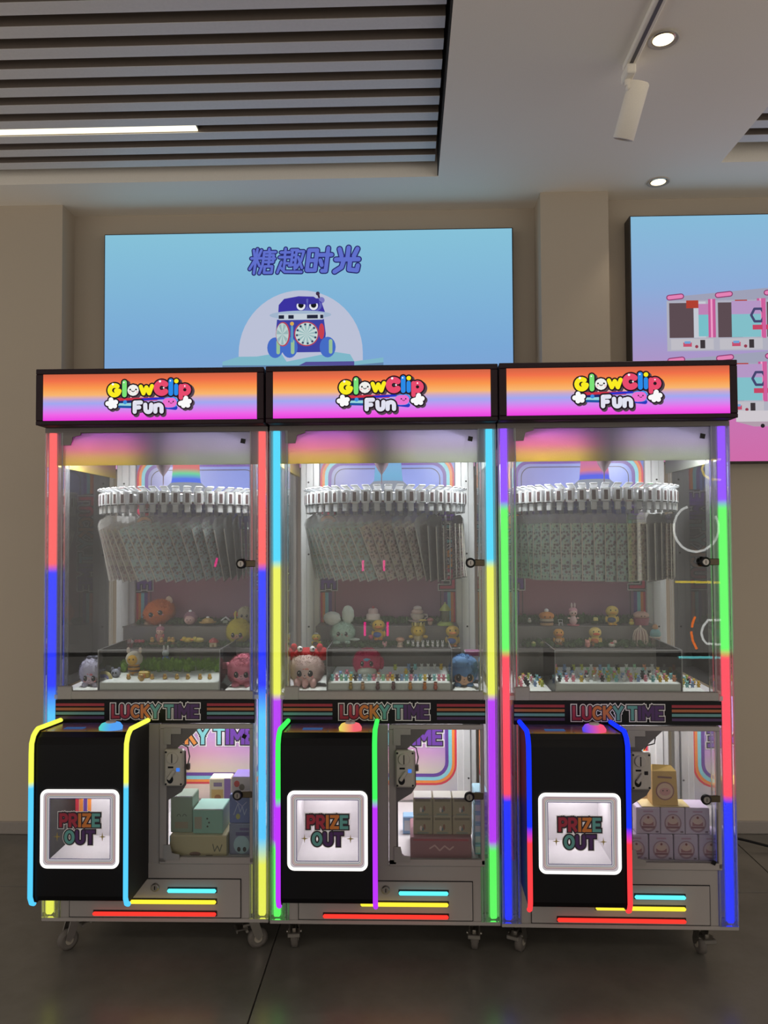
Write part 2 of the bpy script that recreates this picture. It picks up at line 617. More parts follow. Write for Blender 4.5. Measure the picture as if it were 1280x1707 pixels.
tl = empty('track_spotlight', (0.87, 0.07, CZ), 'white cylinder spotlight hanging from a short ceiling track, switched off', 'spotlight')
mb = MB()
mb.box(-0.018, 0.018, -1.3, 0.02, -0.02, 0.0, M_ceil, 0.002)
mb.box(-0.006, 0.006, -1.29, 0.01, -0.0215, -0.0195, M_plate)
mb.build('track_rail', tl)
mb = MB()
mb.box(-0.016, 0.016, -0.03, 0.05, -0.055, -0.021, M_ceil, 0.004)
mb.lathe([(0.012, -0.055), (0.012, -0.075)], M_ceil, (0, 0.02, 0), 12)
mb.box(-0.006, 0.036, 0.008, 0.032, -0.092, -0.068, M_ceil, 0.004)
mb.build('adapter', tl)
mb = MB()
HT = Matrix.Translation((0.040, 0.02, -0.060)) @ Euler((0.42, 0.22, 0)).to_matrix().to_4x4()
mb.T = HT
mb.lathe([(0.032, 0.0), (0.037, -0.006), (0.037, -0.185), (0.033, -0.188), (0.030, -0.178)], M_ceil, n=28)
mb.build('lamp_head', tl)
mb = MB()
mb.T = HT
mb.lathe([(0.031, -0.184), (0.010, -0.181)], mat('dull_lens', (150, 140, 125), .2, .5), n=24)
mb.build('lens', tl)

# ------------------------------------------------------------------ wall screens
def screen(name, x0, x1, z0, z1, yf, depth, label, stops):
    s = empty(name, ((x0+x1)/2, yf, z0), label, 'screen')
    w, h = (x1-x0)/2, z1-z0
    mb = MB()
    mb.box(-w, w, 0, depth, 0, h, mat('screen_case', (60, 56, 54), .5), 0.003)
    mb.build('case', s)
    mb = MB()
    e = 0.006
    mb.box(-w+e, w-e, -0.002, 0.0, e, h-e, ramp_emi(name+'_picture', 'Z', 0, h, stops, 1.0))
    mb.build('display_panel', s)
    return s, w, h

SL, slw, slh = screen('wall_screen', -1.438, 0.618, 1.77, 2.966, 1.2, 0.068,
    'wide wall screen showing a robot under large Chinese characters', [(0, (218, 150, 200)), (0.35, (128, 160, 212)), (0.6, (122, 168, 214)), (1.196, (134, 193, 216))])
SR, srw, srh = screen('wall_screen', 1.163, 3.2, 1.775, 2.972, 1.1, 0.088,
    'wall screen on the right showing a white arcade machine on blue and pink', [(0, (206, 108, 168)), (0.2, (200, 115, 175)), (0.36, (184, 140, 190)), (0.6, (160, 155, 205)), (0.85, (140, 172, 216)), (1.197, (134, 186, 216))])

def P(col, s=1.0):
    return emi('picture_colour', col, s)

# artwork of the left screen: z measured from the screen's foot, x from its middle
mb = MB()
cx, y0 = 0.0, -0.0030
def q(u, v):
    return ((u-503)*0.003015-0.033, 0.582-(v-590)*0.00306)
def PP(pts):
    return [q(*p) for p in pts]
half = [q(503+103*math.cos(a), 591-103*math.sin(a)) for a in [PI*i/28 for i in range(29)]]
half += [q(400, 640), q(606, 640)]
mb.poly(half, y0, P((186, 192, 214)))
b = y0-0.0008
mb.poly(PP([(373, 604), (400, 596), (430, 596), (470, 590), (480, 605), (560, 590), (585, 594), (592, 606), (640, 600), (640, 640), (373, 640)]), b, P((126, 182, 200)))
mb.poly(PP([(373, 610), (592, 612), (640, 608), (640, 660), (373, 660)]), b-.0002, P((98, 132, 170)))
b -= 0.0008
mb.poly(PP([(464, 536), (542, 536), (545, 560), (542, 590), (466, 590), (462, 560)]), b, P((62, 66, 160)))       # body
for u in (458, 482, 545):                                                                                 # legs
    mb.disc(*q(u+3, 582), 0.040, b-.0004, P((70, 108, 196)), 20, 0.052)
    mb.stroke(PP([(u+8, 572), (u+8, 590)]), 0.009, b-.0006, P((150, 190, 150)))
b -= 0.0010
mb.disc(*q(513, 560), 0.062, b, P((176, 70, 90)), 28)
mb.disc(*q(513, 560), 0.056, b-.0003, P((196, 214, 214)), 28)
for i in range(12):
    a = 2*PI*i/12
    c0 = q(513, 560)
    mb.poly([c0, (c0[0]+.054*math.cos(a), c0[1]+.054*math.sin(a)), (c0[0]+.054*math.cos(a+.26), c0[1]+.054*math.sin(a+.26))], b-.0005, P((150, 184, 186)))
    mb.disc(c0[0]+.048*math.cos(a+.13), c0[1]+.048*math.sin(a+.13), .0055, b-.0007, P((52, 62, 96)), 8)
mb.disc(*q(474, 560), 0.036, b, P((176, 70, 90)), 24, .062)
mb.disc(*q(473, 560), 0.031, b-.0003, P((186, 206, 206)), 24, .056)
for i in range(7):
    a = 2*PI*i/7
    c0 = q(473, 560)
    mb.poly([c0, (c0[0]+.029*math.cos(a), c0[1]+.054*math.sin(a)), (c0[0]+.029*math.cos(a+.45), c0[1]+.054*math.sin(a+.45))], b-.0005, P((150, 180, 182)))
mb.disc(*q(489, 543), 0.010, b-.0003, P((214, 170, 80)), 14)
mb.stroke(PP([(489, 548), (489, 572)]), 0.006, b-.0003, P((90, 150, 190)))
mb.disc(*q(538, 556), 0.014, b-.0003, P((196, 66, 80)), 14, .04)
b -= 0.0010
mb.poly(PP([(466, 528), (467, 512), (476, 502), (500, 498), (525, 499), (538, 508), (545, 528)]), b, P((60, 52, 160)))       # dome
mb.disc(*q(518, 514), 0.062, b-.0002, P((96, 100, 180)), 24, .036)
for u in (504, 525):
    mb.disc(*q(u, 512), 0.030, b-.0004, P((58, 52, 150)), 20)
    mb.disc(*q(u, 514), 0.022, b-.0006, P((226, 228, 236)), 20)
    mb.disc(*q(u, 513), 0.014, b-.0008, P((24, 26, 30)), 16)
    mb.poly(PP([(u-9, 502), (u+9, 502), (u+9, 512-(2 if u > 515 else 0)), (u-9, 512-(2 if u < 515 else 0))]), b-.0010, P((58, 52, 150)))
mb.disc(*q(538, 505), 0.016, b+.0002, P((120, 120, 190)), 16)
mb.stroke(PP([(534, 500), (532, 493)]), 0.005, b+.0002, P((60, 44, 70)))
mb.disc(*q(532, 494), 0.010, b, P((60, 44, 70)), 12)
mb.disc(*q(503, 529), 0.155, b-.0012, P((160, 180, 204)), 28, .022)
mb.poly(PP([(466, 527), (542, 527), (540, 537), (468, 537)]), b-.0014, P((196, 206, 216)))
for u0, u1 in ((467, 476), (483, 492), (514, 532), (536, 541)):
    mb.poly(PP([(u0, 529), (u1, 529), (u1, 535), (u0, 535)]), b-.0016, P((36, 40, 60)))
mb.poly(PP([(500, 612), (512, 606), (592, 606), (592, 613)]), b-.0016, P((84, 80, 150)))
mb.build('robot_artwork', SL)

CJK = [  # four characters as strokes in unit boxes
 [[(.08, .95), (.14, .72)], [(.40, .95), (.32, .72)], [(.02, .62), (.44, .62)], [(.23, 1), (.2, 0)], [(.2, .6), (.0, .18)], [(.26, .55), (.4, .3)],
  [(.72, 1), (.72, .9)], [(.52, .87), (1, .87)], [(.53, .87), (.52, .35), (.42, 0)], [(.62, .74), (.94, .74), (.94, .46), (.62, .46)], [(.56, .6), (1, .6)],
  [(.77, .83), (.77, .36)], [(.62, .28), (.93, .28), (.93, .02), (.62, .02), (.62, .28)]],
 [[(.05, .85), (.42, .85)], [(.23, 1), (.23, .65)], [(.02, .65), (.45, .65)], [(.25, .65), (.25, .12)], [(.25, .40), (.42, .40)], [(.12, .45), (.0, .02)],
  [(.08, .25), (.3, .05), (1, .03)], [(.48, .94), (.75, .94)], [(.53, .94), (.53, .3)], [(.7, .94), (.7, .16)], [(.53, .73), (.7, .73)], [(.53, .53), (.7, .53)], [(.46, .3), (.72, .34)],
  [(.78, .88), (1, .88), (.93, .5), (.77, .2)], [(.80, .64), (1, .2)]],
 [[(.05, .92), (.38, .92), (.38, .1), (.05, .1), (.05, .92)], [(.05, .5), (.38, .5)], [(.48, .72), (1, .72)], [(.83, 1), (.83, .06), (.68, .06)], [(.56, .5), (.64, .3)]],
 [[(.5, 1), (.5, .55)], [(.13, .95), (.24, .66)], [(.87, .95), (.76, .66)], [(.03, .52), (.97, .52)], [(.36, .5), (.3, .2), (.03, .02)], [(.62, .5), (.62, .1), (.95, .06), (.97, .26)]],
]
mb = MB()
for pas, (rr, col, yy) in enumerate([(0.0058, (40, 42, 104), -0.004), (0.0, (96, 112, 204), -0.0048)]):
    for i, ch in enumerate(CJK):
        u0 = 420+i*47
        for path in ch:
            pts = []
            for a, c_ in path:
                u = u0+a*40+(c_-.5)*5
                v = 459-c_*40
                pts.append(q(u, v))
            mb.stroke(pts, rr+(.0064, .0064, .0098, .0108)[i], yy, P(col), square=False)
mb.build('title_characters', SL)

# artwork of the right screen: stacked white arcade cabinets
mb = MB()
def q2(u, v):
    # px on the photograph -> screen-local metres
    return ((u-1047)*0.00288-srw, srh-(v-362)*0.00290)
def R2(u0, v0, u1, v1, col, y):
    mb.poly([q2(u0, v0), q2(u1, v0), q2(u1, v1), q2(u0, v1)], y, P(col))
for lev, dv in ((0, 0), (1, 105)):
    R2(1106, 506+dv, 1560, 590+dv, (176, 176, 190), -0.003)
    mb.poly([q2(1110, 508+dv), q2(1110, 500+dv), q2(1280, 486+dv), q2(1560, 486+dv), q2(1560, 508+dv)], -0.003, P((158, 160, 182)))
    for k in range(4):
        u = 1108+k*80
        R2(u+2, 510+dv, u+42, 568+dv, (92, 76, 82), -0.0035)
        R2(u+42, 508+dv, u+62, 568+dv, (196, 200, 210), -0.0036)
        R2(u+50, 512+dv, u+66, 566+dv, (120, 190, 200), -0.0038)
        R2(u+50, 512+dv, u+66, 530+dv, (190, 130, 180), -0.0040)
        R2(u+66, 504+dv, u+78, 568+dv, (196, 90, 150), -0.0042)
        R2(u+70, 504+dv, u+73, 568+dv, (236, 160, 200), -0.0044)
        R2(u+30, 506+dv, u+50, 519+dv, (176, 64, 50), -0.0046)
        R2(u+4, 570+dv, u+74, 588+dv, (190, 188, 196), -0.0048)
        R2(u+24, 576+dv, u+38, 583+dv, (196, 80, 110), -0.0050)
        R2(u+26, 574+dv, u+36, 578+dv, (110, 160, 210), -0.0052)
        R2(u+52, 572+dv, u+60, 586+dv, (60, 54, 58), -0.0050)
        mb.disc(*q2(u+46, 583+dv), 0.008, -0.0052, P((150, 60, 80)), 10)
        mb.stroke([q2(u+2, 501+dv-k*3), q2(u+22, 499+dv-k*3)], 0.014, -0.0052, P((140, 60, 110)))
        mb.stroke([q2(u+2, 501+dv-k*3), q2(u+22, 499+dv-k*3)], 0.009, -0.0054, P((226, 130, 180)))
    R2(1212, 508+dv, 1260, 568+dv, (130, 190, 200), -0.0056)
    R2(1212, 508+dv, 1260, 530+dv, (180, 150, 196), -0.0058)
    R2(1246, 548+dv, 1300, 556+dv, (196, 70, 100), -0.0060)
    mb.stroke([q2(1255+11*math.cos(a), 532+dv+12*math.sin(a)) for a in [2*PI*i/6 for i in range(7)]], 0.006, -0.0062, P((70, 70, 110)))
    R2(1262, 504+dv, 1268, 570+dv, (206, 96, 156), -0.0064)
R2(1216, 690, 1560, 708, (206, 200, 206), -0.0066)
mb.poly([q2(1216, 708), q2(1560, 708), q2(1560, 716), q2(1245, 716)], -0.0066, P((176, 156, 170)))
mb.disc(*q2(1259, 715), 0.010, -0.0068, P((40, 36, 40)), 12)
mb.build('arcade_artwork', SR)
# ------------------------------------------------------------------ the three machines
MX = [-0.7754, 0.0, 0.7719]
MY = [0.004, 0.0, -0.0122]
MR = [0.0056, 0.0, -0.0104]
SIDE = ['left', 'middle', 'right']
RED, BLUE, CYAN, YEL = (255, 92, 92), (18, 44, 255), (84, 200, 255), (236, 240, 84)
AQUA, PURP, GREEN, VIO, ROSE = (64, 214, 250), (184, 52, 244), (92, 250, 96), (142, 66, 255), (255, 72, 92)
LED = [
    [(1.80, RED), (1.345, RED), (1.315, BLUE), (0.93, BLUE), (0.83, CYAN), (0.42, CYAN), (0.33, YEL), (0.15, YEL)],
    [(1.80, AQUA), (1.355, AQUA), (1.325, YEL), (0.905, YEL), (0.88, PURP), (0.415, PURP), (0.385, GREEN), (0.15, GREEN)],
    [(1.80, VIO), (1.55, VIO), (1.52, GREEN), (1.055, GREEN), (1.025, ROSE), (0.575, ROSE), (0.55, BLUE), (0.15, BLUE)],
]
BOXLED = [
    [(0.85, YEL), (0.675, YEL), (0.655, CYAN), (0.28, CYAN)],
    [(0.85, (64, 240, 92)), (0.63, (64, 240, 92)), (0.60, PURP), (0.28, PURP)],
    [(0.85, (24, 52, 255)), (0.55, (24, 52, 255)), (0.50, (255, 62, 66)), (0.28, (255, 62, 66))],
]
NECK = [
    [(1.62, (70, 110, 255)), (1.655, (80, 120, 255)), (1.675, (110, 230, 170)), (1.695, (235, 130, 130)), (1.76, (255, 80, 90))],
    [(1.62, (120, 170, 220)), (1.66, (120, 190, 235)), (1.70, (130, 190, 240)), (1.76, (90, 130, 255))],
    [(1.62, (90, 110, 255)), (1.655, (80, 100, 255)), (1.675, (235, 130, 150)), (1.70, (220, 120, 180)), (1.76, (255, 50, 60))],
]
BUT = [((90, 230, 190), (90, 170, 255)), ((240, 236, 100), (255, 110, 120)), ((80, 80, 255), (255, 90, 130))]
STRIPE = [mat('print_red', (196, 40, 60), .4), mat('print_orange', (222, 130, 50), .4), mat('print_teal', (126, 196, 206), .4), mat('print_purple', (92, 52, 140), .4)]
LT = [mat('letter_crimson', (200, 44, 84), .4), mat('letter_orange', (226, 140, 52), .4), mat('letter_teal', (122, 196, 200), .4), mat('letter_purple', (98, 48, 150), .4)]
LTD = [mat('letter_crimson_dark', (150, 40, 60), .4), mat('letter_orange_dark', (190, 112, 50), .4), mat('letter_teal_dark', (90, 150, 146), .4), mat('letter_purple_dark', (70, 36, 92), .4)]
M_ink = mat('print_ink', (34, 24, 40), .4)
M_pwhite = mat('print_white', (228, 224, 224), .4)

def col4(t):
    return [t[0], t[0], t[1], t[1], t[2], t[2], t[3], t[3], t[3]]

def lucky(mb, x0, z0, h, y, cols, T=None, white=True):
    r = h*0.125
    gap = h*0.30
    if white:
        word(mb, 'LUCKY TIME', x0, z0, h, r*2.3, y, M_pwhite, gap=gap, T=T)
        word(mb, 'LUCKY TIME', x0, z0, h, r*1.75, y-.0008, M_ink, gap=gap, T=T)
    else:
        word(mb, 'LUCKY TIME', x0, z0, h, r*1.75, y-.0008, M_ink, gap=gap, T=T)
    return word(mb, 'LUCKY TIME', x0, z0, h, r, y-.0016, cols, gap=gap, T=T)
LUCKY_W = sum(G[c][0] for c in 'LUCKYTIME')+0.3+0.3*8     # for h = 1

M_top = ramp_print('control_top_print', 'Y', -.165, 0, [(-.165, (206, 160, 60)), (-.13, (190, 120, 80)), (-.085, (140, 80, 120)), (0, (70, 70, 130))], rough=.25)
M_strip = mat('polished_acrylic_bevel', (235, 236, 240), .25, spec=.8)
M_under = mat('header_underside', (120, 112, 108), .5)
M_floorw = mat('white_cabinet_floor', (226, 222, 224), .4)
M_backup = ramp_print('back_panel_print', 'Z', .34, 1.75,
    [(.34, (208, 200, 190)), (.46, (214, 206, 176)), (.54, (206, 160, 190)), (.62, (190, 160, 214)), (.78, (176, 158, 214)), (.95, (120, 112, 130)), (1.12, (150, 110, 128)), (1.30, (158, 84, 104)), (1.42, (140, 104, 150)), (1.55, (116, 132, 186)), (1.75, (118, 138, 200))],
    [(-.3, (255, 214, 214)), (0.0, (255, 240, 244)), (.3, (214, 220, 255))], 'X', -.3, .3)
M_band = ramp_print('frosted_header_blurred_light', 'Z', 1.683, 1.79,  # blurred lights and reflections put into the frosted band's colours
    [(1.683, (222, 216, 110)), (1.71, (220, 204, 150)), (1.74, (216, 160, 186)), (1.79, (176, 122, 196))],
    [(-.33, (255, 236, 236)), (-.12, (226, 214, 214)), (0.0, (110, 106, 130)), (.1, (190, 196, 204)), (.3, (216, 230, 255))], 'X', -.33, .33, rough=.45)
def band_mat():
    nt = M_band.node_tree
    p = [n for n in nt.nodes if n.type == 'BSDF_PRINCIPLED'][0]
    out = [n for n in nt.nodes if n.type == 'OUTPUT_MATERIAL'][0]
    src = p.inputs['Base Color'].links[0].from_socket
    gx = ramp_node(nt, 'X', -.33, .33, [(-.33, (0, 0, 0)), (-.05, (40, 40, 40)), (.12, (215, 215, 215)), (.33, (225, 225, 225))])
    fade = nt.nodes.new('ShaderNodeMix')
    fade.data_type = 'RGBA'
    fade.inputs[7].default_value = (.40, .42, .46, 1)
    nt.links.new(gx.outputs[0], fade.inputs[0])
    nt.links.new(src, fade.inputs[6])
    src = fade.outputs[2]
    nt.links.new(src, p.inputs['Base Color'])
    tl = nt.nodes.new('ShaderNodeBsdfTranslucent')
    nt.links.new(src, tl.inputs[0])
    mx = nt.nodes.new('ShaderNodeMixShader')
    mx.inputs[0].default_value = 0.6
    nt.links.new(p.outputs[0], mx.inputs[1])
    nt.links.new(tl.outputs[0], mx.inputs[2])
    nt.links.new(mx.outputs[0], out.inputs[0])
    vo = N(nt, 'ShaderNodeTexNoise', Scale=260.0, Detail=2.0)
    b = N(nt, 'ShaderNodeBump', Strength=0.6, Distance=0.002)
    tc = [n for n in nt.nodes if n.type == 'TEX_COORD'][0]
    nt.links.new(tc.outputs['Object'], vo.inputs['Vector'])
    nt.links.new(vo.outputs['Fac'], b.inputs['Height'])
    nt.links.new(b.outputs[0], p.inputs['Normal'])
band_mat()

M_marq = ramp_emi('lightbox_gradient', 'Z', 1.825, 1.982,
    [(1.825, (236, 60, 222)), (1.845, (240, 100, 232)), (1.868, (198, 146, 240)), (1.884, (162, 168, 240)), (1.897, (196, 168, 208)), (1.912, (248, 182, 110)), (1.935, (250, 152, 78)), (1.96, (240, 112, 74)), (1.982, (206, 100, 70))], 1.0)

def logo_mesh():
    mb = MB()
    k = 0.000278
    def L(u, v):
        return ((u-615)*k, (310-v)*k+1.906)
    def S(path, r, y, col, closed=False):
        mb.stroke([L(*p) for p in path], r*k, y, P(col), closed=closed)
    def D(u, v, r, y, col, rz=None):
        mb.disc(*L(u, v), r*k, y, P(col), 22, (rz*k if rz else None))
    def A(u, v, r, a0, a1, n=12):
        return [(u+r*math.cos(math.radians(a0+(a1-a0)*i/n)), v-r*math.sin(math.radians(a0+(a1-a0)*i/n))) for i in range(n+1)]
    yel, grn, pnk, blu, wht, dk = (250, 236, 36), (124, 226, 120), (232, 76, 110), (44, 138, 232), (240, 240, 236), (38, 26, 34)
    letters = [
        (A(195, 238, 58, 55, 350)+[(215, 243)], 28, yel), ([(315, 145), (315, 296)], 28, grn), ([(419, 240), (421, 240)], 68, wht),
        ([(512, 196), (545, 280), (580, 205), (615, 280), (648, 190)], 24, yel), (A(765, 215, 62, 45, 315), 36, pnk),
        ([(876, 130), (876, 284)], 28, blu), ([(940, 190), (940, 284)], 25, blu), ([(942, 134), (943, 134)], 27, yel),
        ([(997, 195), (997, 335)], 26, pnk), (A(1045, 240, 48, 0, 360), 27, pnk),
    ]
    cl = [[(160, 395), (112, 398), (160, 395), (152, 352), (160, 395), (210, 382), (160, 395), (198, 428), (160, 395), (150, 436)], [(1045, 390), (992, 404), (1045, 390), (1058, 342), (1045, 390), (1100, 380), (1045, 390), (1082, 428), (1045, 390), (1030, 432)]]
    fun = [[(440, 500), (440, 390), (515, 388)], [(440, 450), (495, 447)], [(568, 415)]+A(604, 470, 34, 180, 360)+[(640, 415)], [(690, 500), (690, 425)], A(728, 455, 37, 180, 0)+[(765, 500)]]
    y = -.0706
    for path, r, c_ in letters:                       # soft grey drop shadow, then dark outline
        S([(u+26, v+16) for u, v in path], r+16, y, (84, 70, 80))
    for path in fun:
        S([(u+18, v+26) for u, v in path], 40, y, (84, 70, 80))
    for path in cl:
        S([(u+20, v+18) for u, v in path], 44, y, (84, 70, 80))
    y -= .0006
    S([(230, 352), (700, 346)], 20, y, (206, 52, 70))
    S([(250, 382), (400, 374)], 16, y, (30, 44, 110)); S([(520, 352), (780, 338)], 14, y, (40, 50, 200))
    S([(250, 410), (420, 410)], 16, y, (150, 214, 220)); S([(250, 436), (420, 442)], 14, y, (30, 84, 160))
    S([(760, 436), (930, 455)], 26, y, (40, 60, 190))
    D(320, 382, 24, y-.0002, (60, 140, 220))
    y -= .0006
    S([(840, 390), (900, 386)], 66, y, (70, 150, 236)); S([(832, 394), (890, 392)], 58, y-.0003, (236, 112, 206))
    for u in (852, 905):
        D(u, 380, 9, y-.0006, (70, 30, 60))
    S(A(880, 388, 14, 200, 340), 4, y-.0006, (120, 40, 80))
    y -= .0010
    for path, r, c_ in letters:
        S(path, r+18, y, dk)
    for path in fun:
        S(path, 44, y, dk)
    for path in cl:
        S(path, 46, y, dk)
    y -= .0006
    for path, r, c_ in letters:
        S(path, r, y, c_)
    for path in cl:
        S(path, 29, y, (250, 250, 250))
    for path in fun:
        S(path, 25, y, (226, 226, 240))
    y -= .0005
    for u, v, r in ((175, 165, 14), (745, 135, 14), (1045, 195, 9), (308, 145, 9), (870, 130, 9), (440, 375, 9), (790, 215, 10)):
        D(u, v, r, y, (252, 244, 250))
    for u in (385, 455):
        D(u, 232, 11, y, (30, 24, 28))
    S(A(420, 240, 17, 200, 340), 5, y, (60, 30, 40))
    for u in (378, 468):
        D(u, 262, 10, y, (246, 160, 170), 7)
    return mb.mesh('logo')
LOGO = logo_mesh()

# carousel clip: white body, maroon slot, tilted lever
def clip_mesh():
    mb = MB()
    mb.box(-0.0155, 0.0155, -0.012, 0.004, -0.024, 0.024, M_clipw, 0.003)
    mb.box(-0.0065, 0.0065, -0.0135, -0.0115, -0.017, 0.016, M_slot, 0.001)
    mb.T = Matrix.Translation((0, 0.012, 0.028)) @ Euler((-0.35, 0, 0)).to_matrix().to_4x4()
    mb.box(-0.013, 0.013, -0.03, 0.02, -0.003, 0.003, M_clipw, 0.002)
    mb.T = Matrix.Translation((0, -0.004, -0.036))
    mb.box(-0.010, 0.010, -0.005, 0.005, -0.016, 0.013, M_clipw, 0.002)
    return mb.mesh('clip')
CLIP = clip_mesh()
NCLIP = 48
CAR_R, CAR_Y, CAR_Z = 0.293, 0.325, 1.571

def caster(par, x, y, turn):
    # swivel caster with a brake pedal: plate, fork, wheel, pedal
    R = Matrix.Rotation(turn, 4, 'Z')
    c = MB(); c.T = R
    c.box(-0.03, 0.03, -0.03, 0.03, 0.125, 0.14, M_steel, 0.002)
    c.lathe([(0.018, 0.108), (0.02, 0.125)], M_steel, n=16)
    for s in (-1, 1):
        c.prism([(-0.016, 0.11), (0.018, 0.11), (0.038, 0.045), (0.022, 0.03), (0.006, 0.05)], 'X', s*0.017-0.0015, s*0.017+0.0015, M_steel)
    c.box(-0.0185, 0.0185, -0.016, 0.018, 0.105, 0.11, M_steel, 0.001)
    o = c.build('caster', par, (x, y, 0))
    w = MB(); w.T = R
    w.lathe([(0.026, -0.012), (0.034, -0.009), (0.0345, 0.009), (0.026, 0.012)], M_rubber, (0, 0.022, 0.0345), 24, 'X')
    w.lathe([(0.014, -0.0135), (0.014, 0.0135)], mat('wheel_hub', (150, 142, 128), .5), (0, 0.022, 0.0345), 16, 'X')
    w.build('wheel', o)
    p = MB(); p.T = R
    p.box(-0.021, 0.021, -0.052, -0.014, 0.076, 0.081, M_steel, 0.002)
    p.box(-0.021, 0.021, -0.056, -0.051, 0.068, 0.082, M_steel, 0.002)
    p.box(-0.006, 0.006, -0.03, 0.0, 0.08, 0.088, M_steel, 0.001)
    p.lathe([(0.005, -0.026), (0.005, 0.026)], M_steel, (0, -0.02, 0.073), 10, 'X')
    p.build('brake_pedal', o)

def latch(par, x, z, name='latch'):
    mb = MB()
    mb.box(x+0.012, x+0.052, -0.004, 0.004, z-0.011, z+0.011, mat('bronze_plate', (84, 74, 56), .35, .6), 0.002)
    mb.lathe([(0.016, -0.002), (0.017, -0.010), (0.0135, -0.013)], M_blackm, (x+0.004, 0, z), 20, 'Y')
    mb.lathe([(0.0115, -0.0125), (0.010, -0.0150)], M_steel, (x+0.004, 0, z), 18, 'Y')
    mb.box(x+0.003, x+0.005, -0.0158, -0.0148, z-0.006, z+0.006, M_black)
    mb.build(name, par)

def machine(m):
    label = ['left prize machine with red over blue light columns and a cyan edged prize box',
             'middle prize machine with cyan over yellow light columns and a purple edged prize box',
             'right prize machine with violet over green light columns and a blue edged prize box'][m]
    R = empty('prize_machine', (MX[m], MY[m], 0), label, 'arcade machine', 'clip prize machines in a row', MR[m])
    # ---- lower cabinet
    mb = MB()
    mb.box(-.385, .385, 0.002, .66, .14, .153, M_white, .002)
    mb.box(-.322, .322, 0.004, .62, .153, .335, M_white, .002)
    mb.box(-.385, -.322, 0.066, .60, .153, .335, M_white)
    mb.box(.322, .385, 0.066, .60, .153, .335, M_white)
    mb.box(-.322, .014, 0.006, .03, .335, .80, M_white)                       # wall behind the prize box
    mb.box(-.10, -.092, 0.03, .58, .335, .80, M_floorw)                        # partition
    cab = mb.build('base_cabinet', R)
    mb = MB()
    mb.box(-.318, .318, 0.03, .60, .336, .340, M_floorw)
    mb.build('cabinet_floor', cab)
    mb = MB()
    mb.box(-.289, .293, 0.000, 0.004, .156, .286, M_blackm)
    mb.box(-.287, .291, -0.002, 0.004, .158, .284, M_white, .0015)
    dr = mb.build('service_drawer', R)
    mb = MB()
    mb.lathe([(0.0135, 0.0), (0.0135, -0.006), (0.011, -0.008)], M_steel, (0.004, -.002, .259), 20, 'Y')
    mb.box(.0025, .0055, -.0112, -.0098, .253, .265, M_black)
    mb.build('lock', dr)
    for nm, x0, z, col in (('cyan', .047, .250, (96, 236, 246)), ('yellow', -.080, .213, (255, 226, 58)), ('red', -.205, .173, (255, 56, 46))):
        mb = MB()
        mb.box(x0-.001, .213, -.004, -.002, z-.0095, z+.0095, M_blackm, .001)
        mb.box(x0, .211, -.016, -.004, z-.006, z+.006, emi(nm+'_light_bar', col, 1.25), .004)
        tag(mb.build('light_bar', R), nm+' light bar on the drawer front')
    # ---- lower door
    mb = MB()
    mb.box(.016, .334, -.002, .016, .786, .802, M_white, .002)
    mb.box(.016, .040, -.002, .016, .340, .786, M_white, .002)
    mb.box(.016, .334, -.002, .016, .335, .357, M_white, .002)
    mb.box(.322, .334, -.002, .016, .340, .786, M_white, .002)
    door = mb.build('lower_door', R)
    mb = MB()
    mb.prism([(.036, .788), (.150, .788), (.078, .722), (.105, .712), (.107, .60), (.092, .575), (.046, .547), (.046, .385), (.082, .356), (.036, .356)], 'Y', .000, .004, M_plate)
    mb.build('mounting_plate', door)
    for pts in ([(.032, .790), (.090, .790), (.090, .770), (.056, .770), (.056, .735), (.032, .735)], [(.032, .350), (.086, .350), (.086, .368), (.060, .372), (.054, .40), (.032, .40)]):
        mb = MB()
        mb.prism(pts, 'Y', -.006, -.002, M_grey)
        mb.build('corner_bracket', door)
    mb = MB()
    mb.box(.042, .326, .006, .009, .357, .786, M_glass)
    mb.build('door_glass', door)
    mb = MB()
    mt = mat('coin_mech_plastic', (176, 170, 160), .4)
    mb.box(.038, .103, -.024, .000, .600, .722, mt, .005)
    mb.lathe([(.020, -.024), (.018, -.031), (.017, -.031)], mt, (.067, 0, .695), 22, 'Y')
    mb.box(.0655, .0685, -.0325, -.0305, .680, .710, M_black)
    mb.box(.052, .070, -.0252, -.0238, .661, .667, M_black, .0005)
    mb.T = Matrix.Translation((.064, -.03, .640)) @ Euler((0, .6, 0)).to_matrix().to_4x4()
    mb.box(-.006, .006, -.004, .005, -.018, .018, mt, .002)
    mb.T = None
    mb.disc(.059, .624, .011, -.0243, M_black, 18, .014)
    for x in (.045, .096):
        for z in (.608, .714):
            mb.lathe([(.0035, -.024), (.003, -.026)], M_blackm, (x, 0, z), 10, 'Y')
    mb.box(.080, .092, -.0262, -.0238, .650, .662, emi('coin_led', (70, 140, 255), .8) if m < 2 else M_blackm, .001)
    mb.build('coin_mechanism', R)
    mb = MB()
    mb.tube([(.09, .012, .722), (.10, .014, .735), (.125, .012, .742), (.128, .012, .765), (.13, .012, .79)] if m == 2 else
            [(.07, .012, .722), (.08, .014, .735), (.108, .012, .722), (.115, .012, .69), (.108, .012, .66)], .0022, M_black)
    if m < 2:
        mb.box(.104, .116, .008, .02, .645, .667, mat('plug_brown', (70, 54, 46), .6), .002)
    mb.build('coin_cable', R)
    latch(R, .279, .567)
    # ---- printed strip
    mb = MB()
    mb.box(-.340, .340, -.004, .03, .806, .884, M_black, .001)
    st = mb.build('name_strip', R)
    mb = MB()
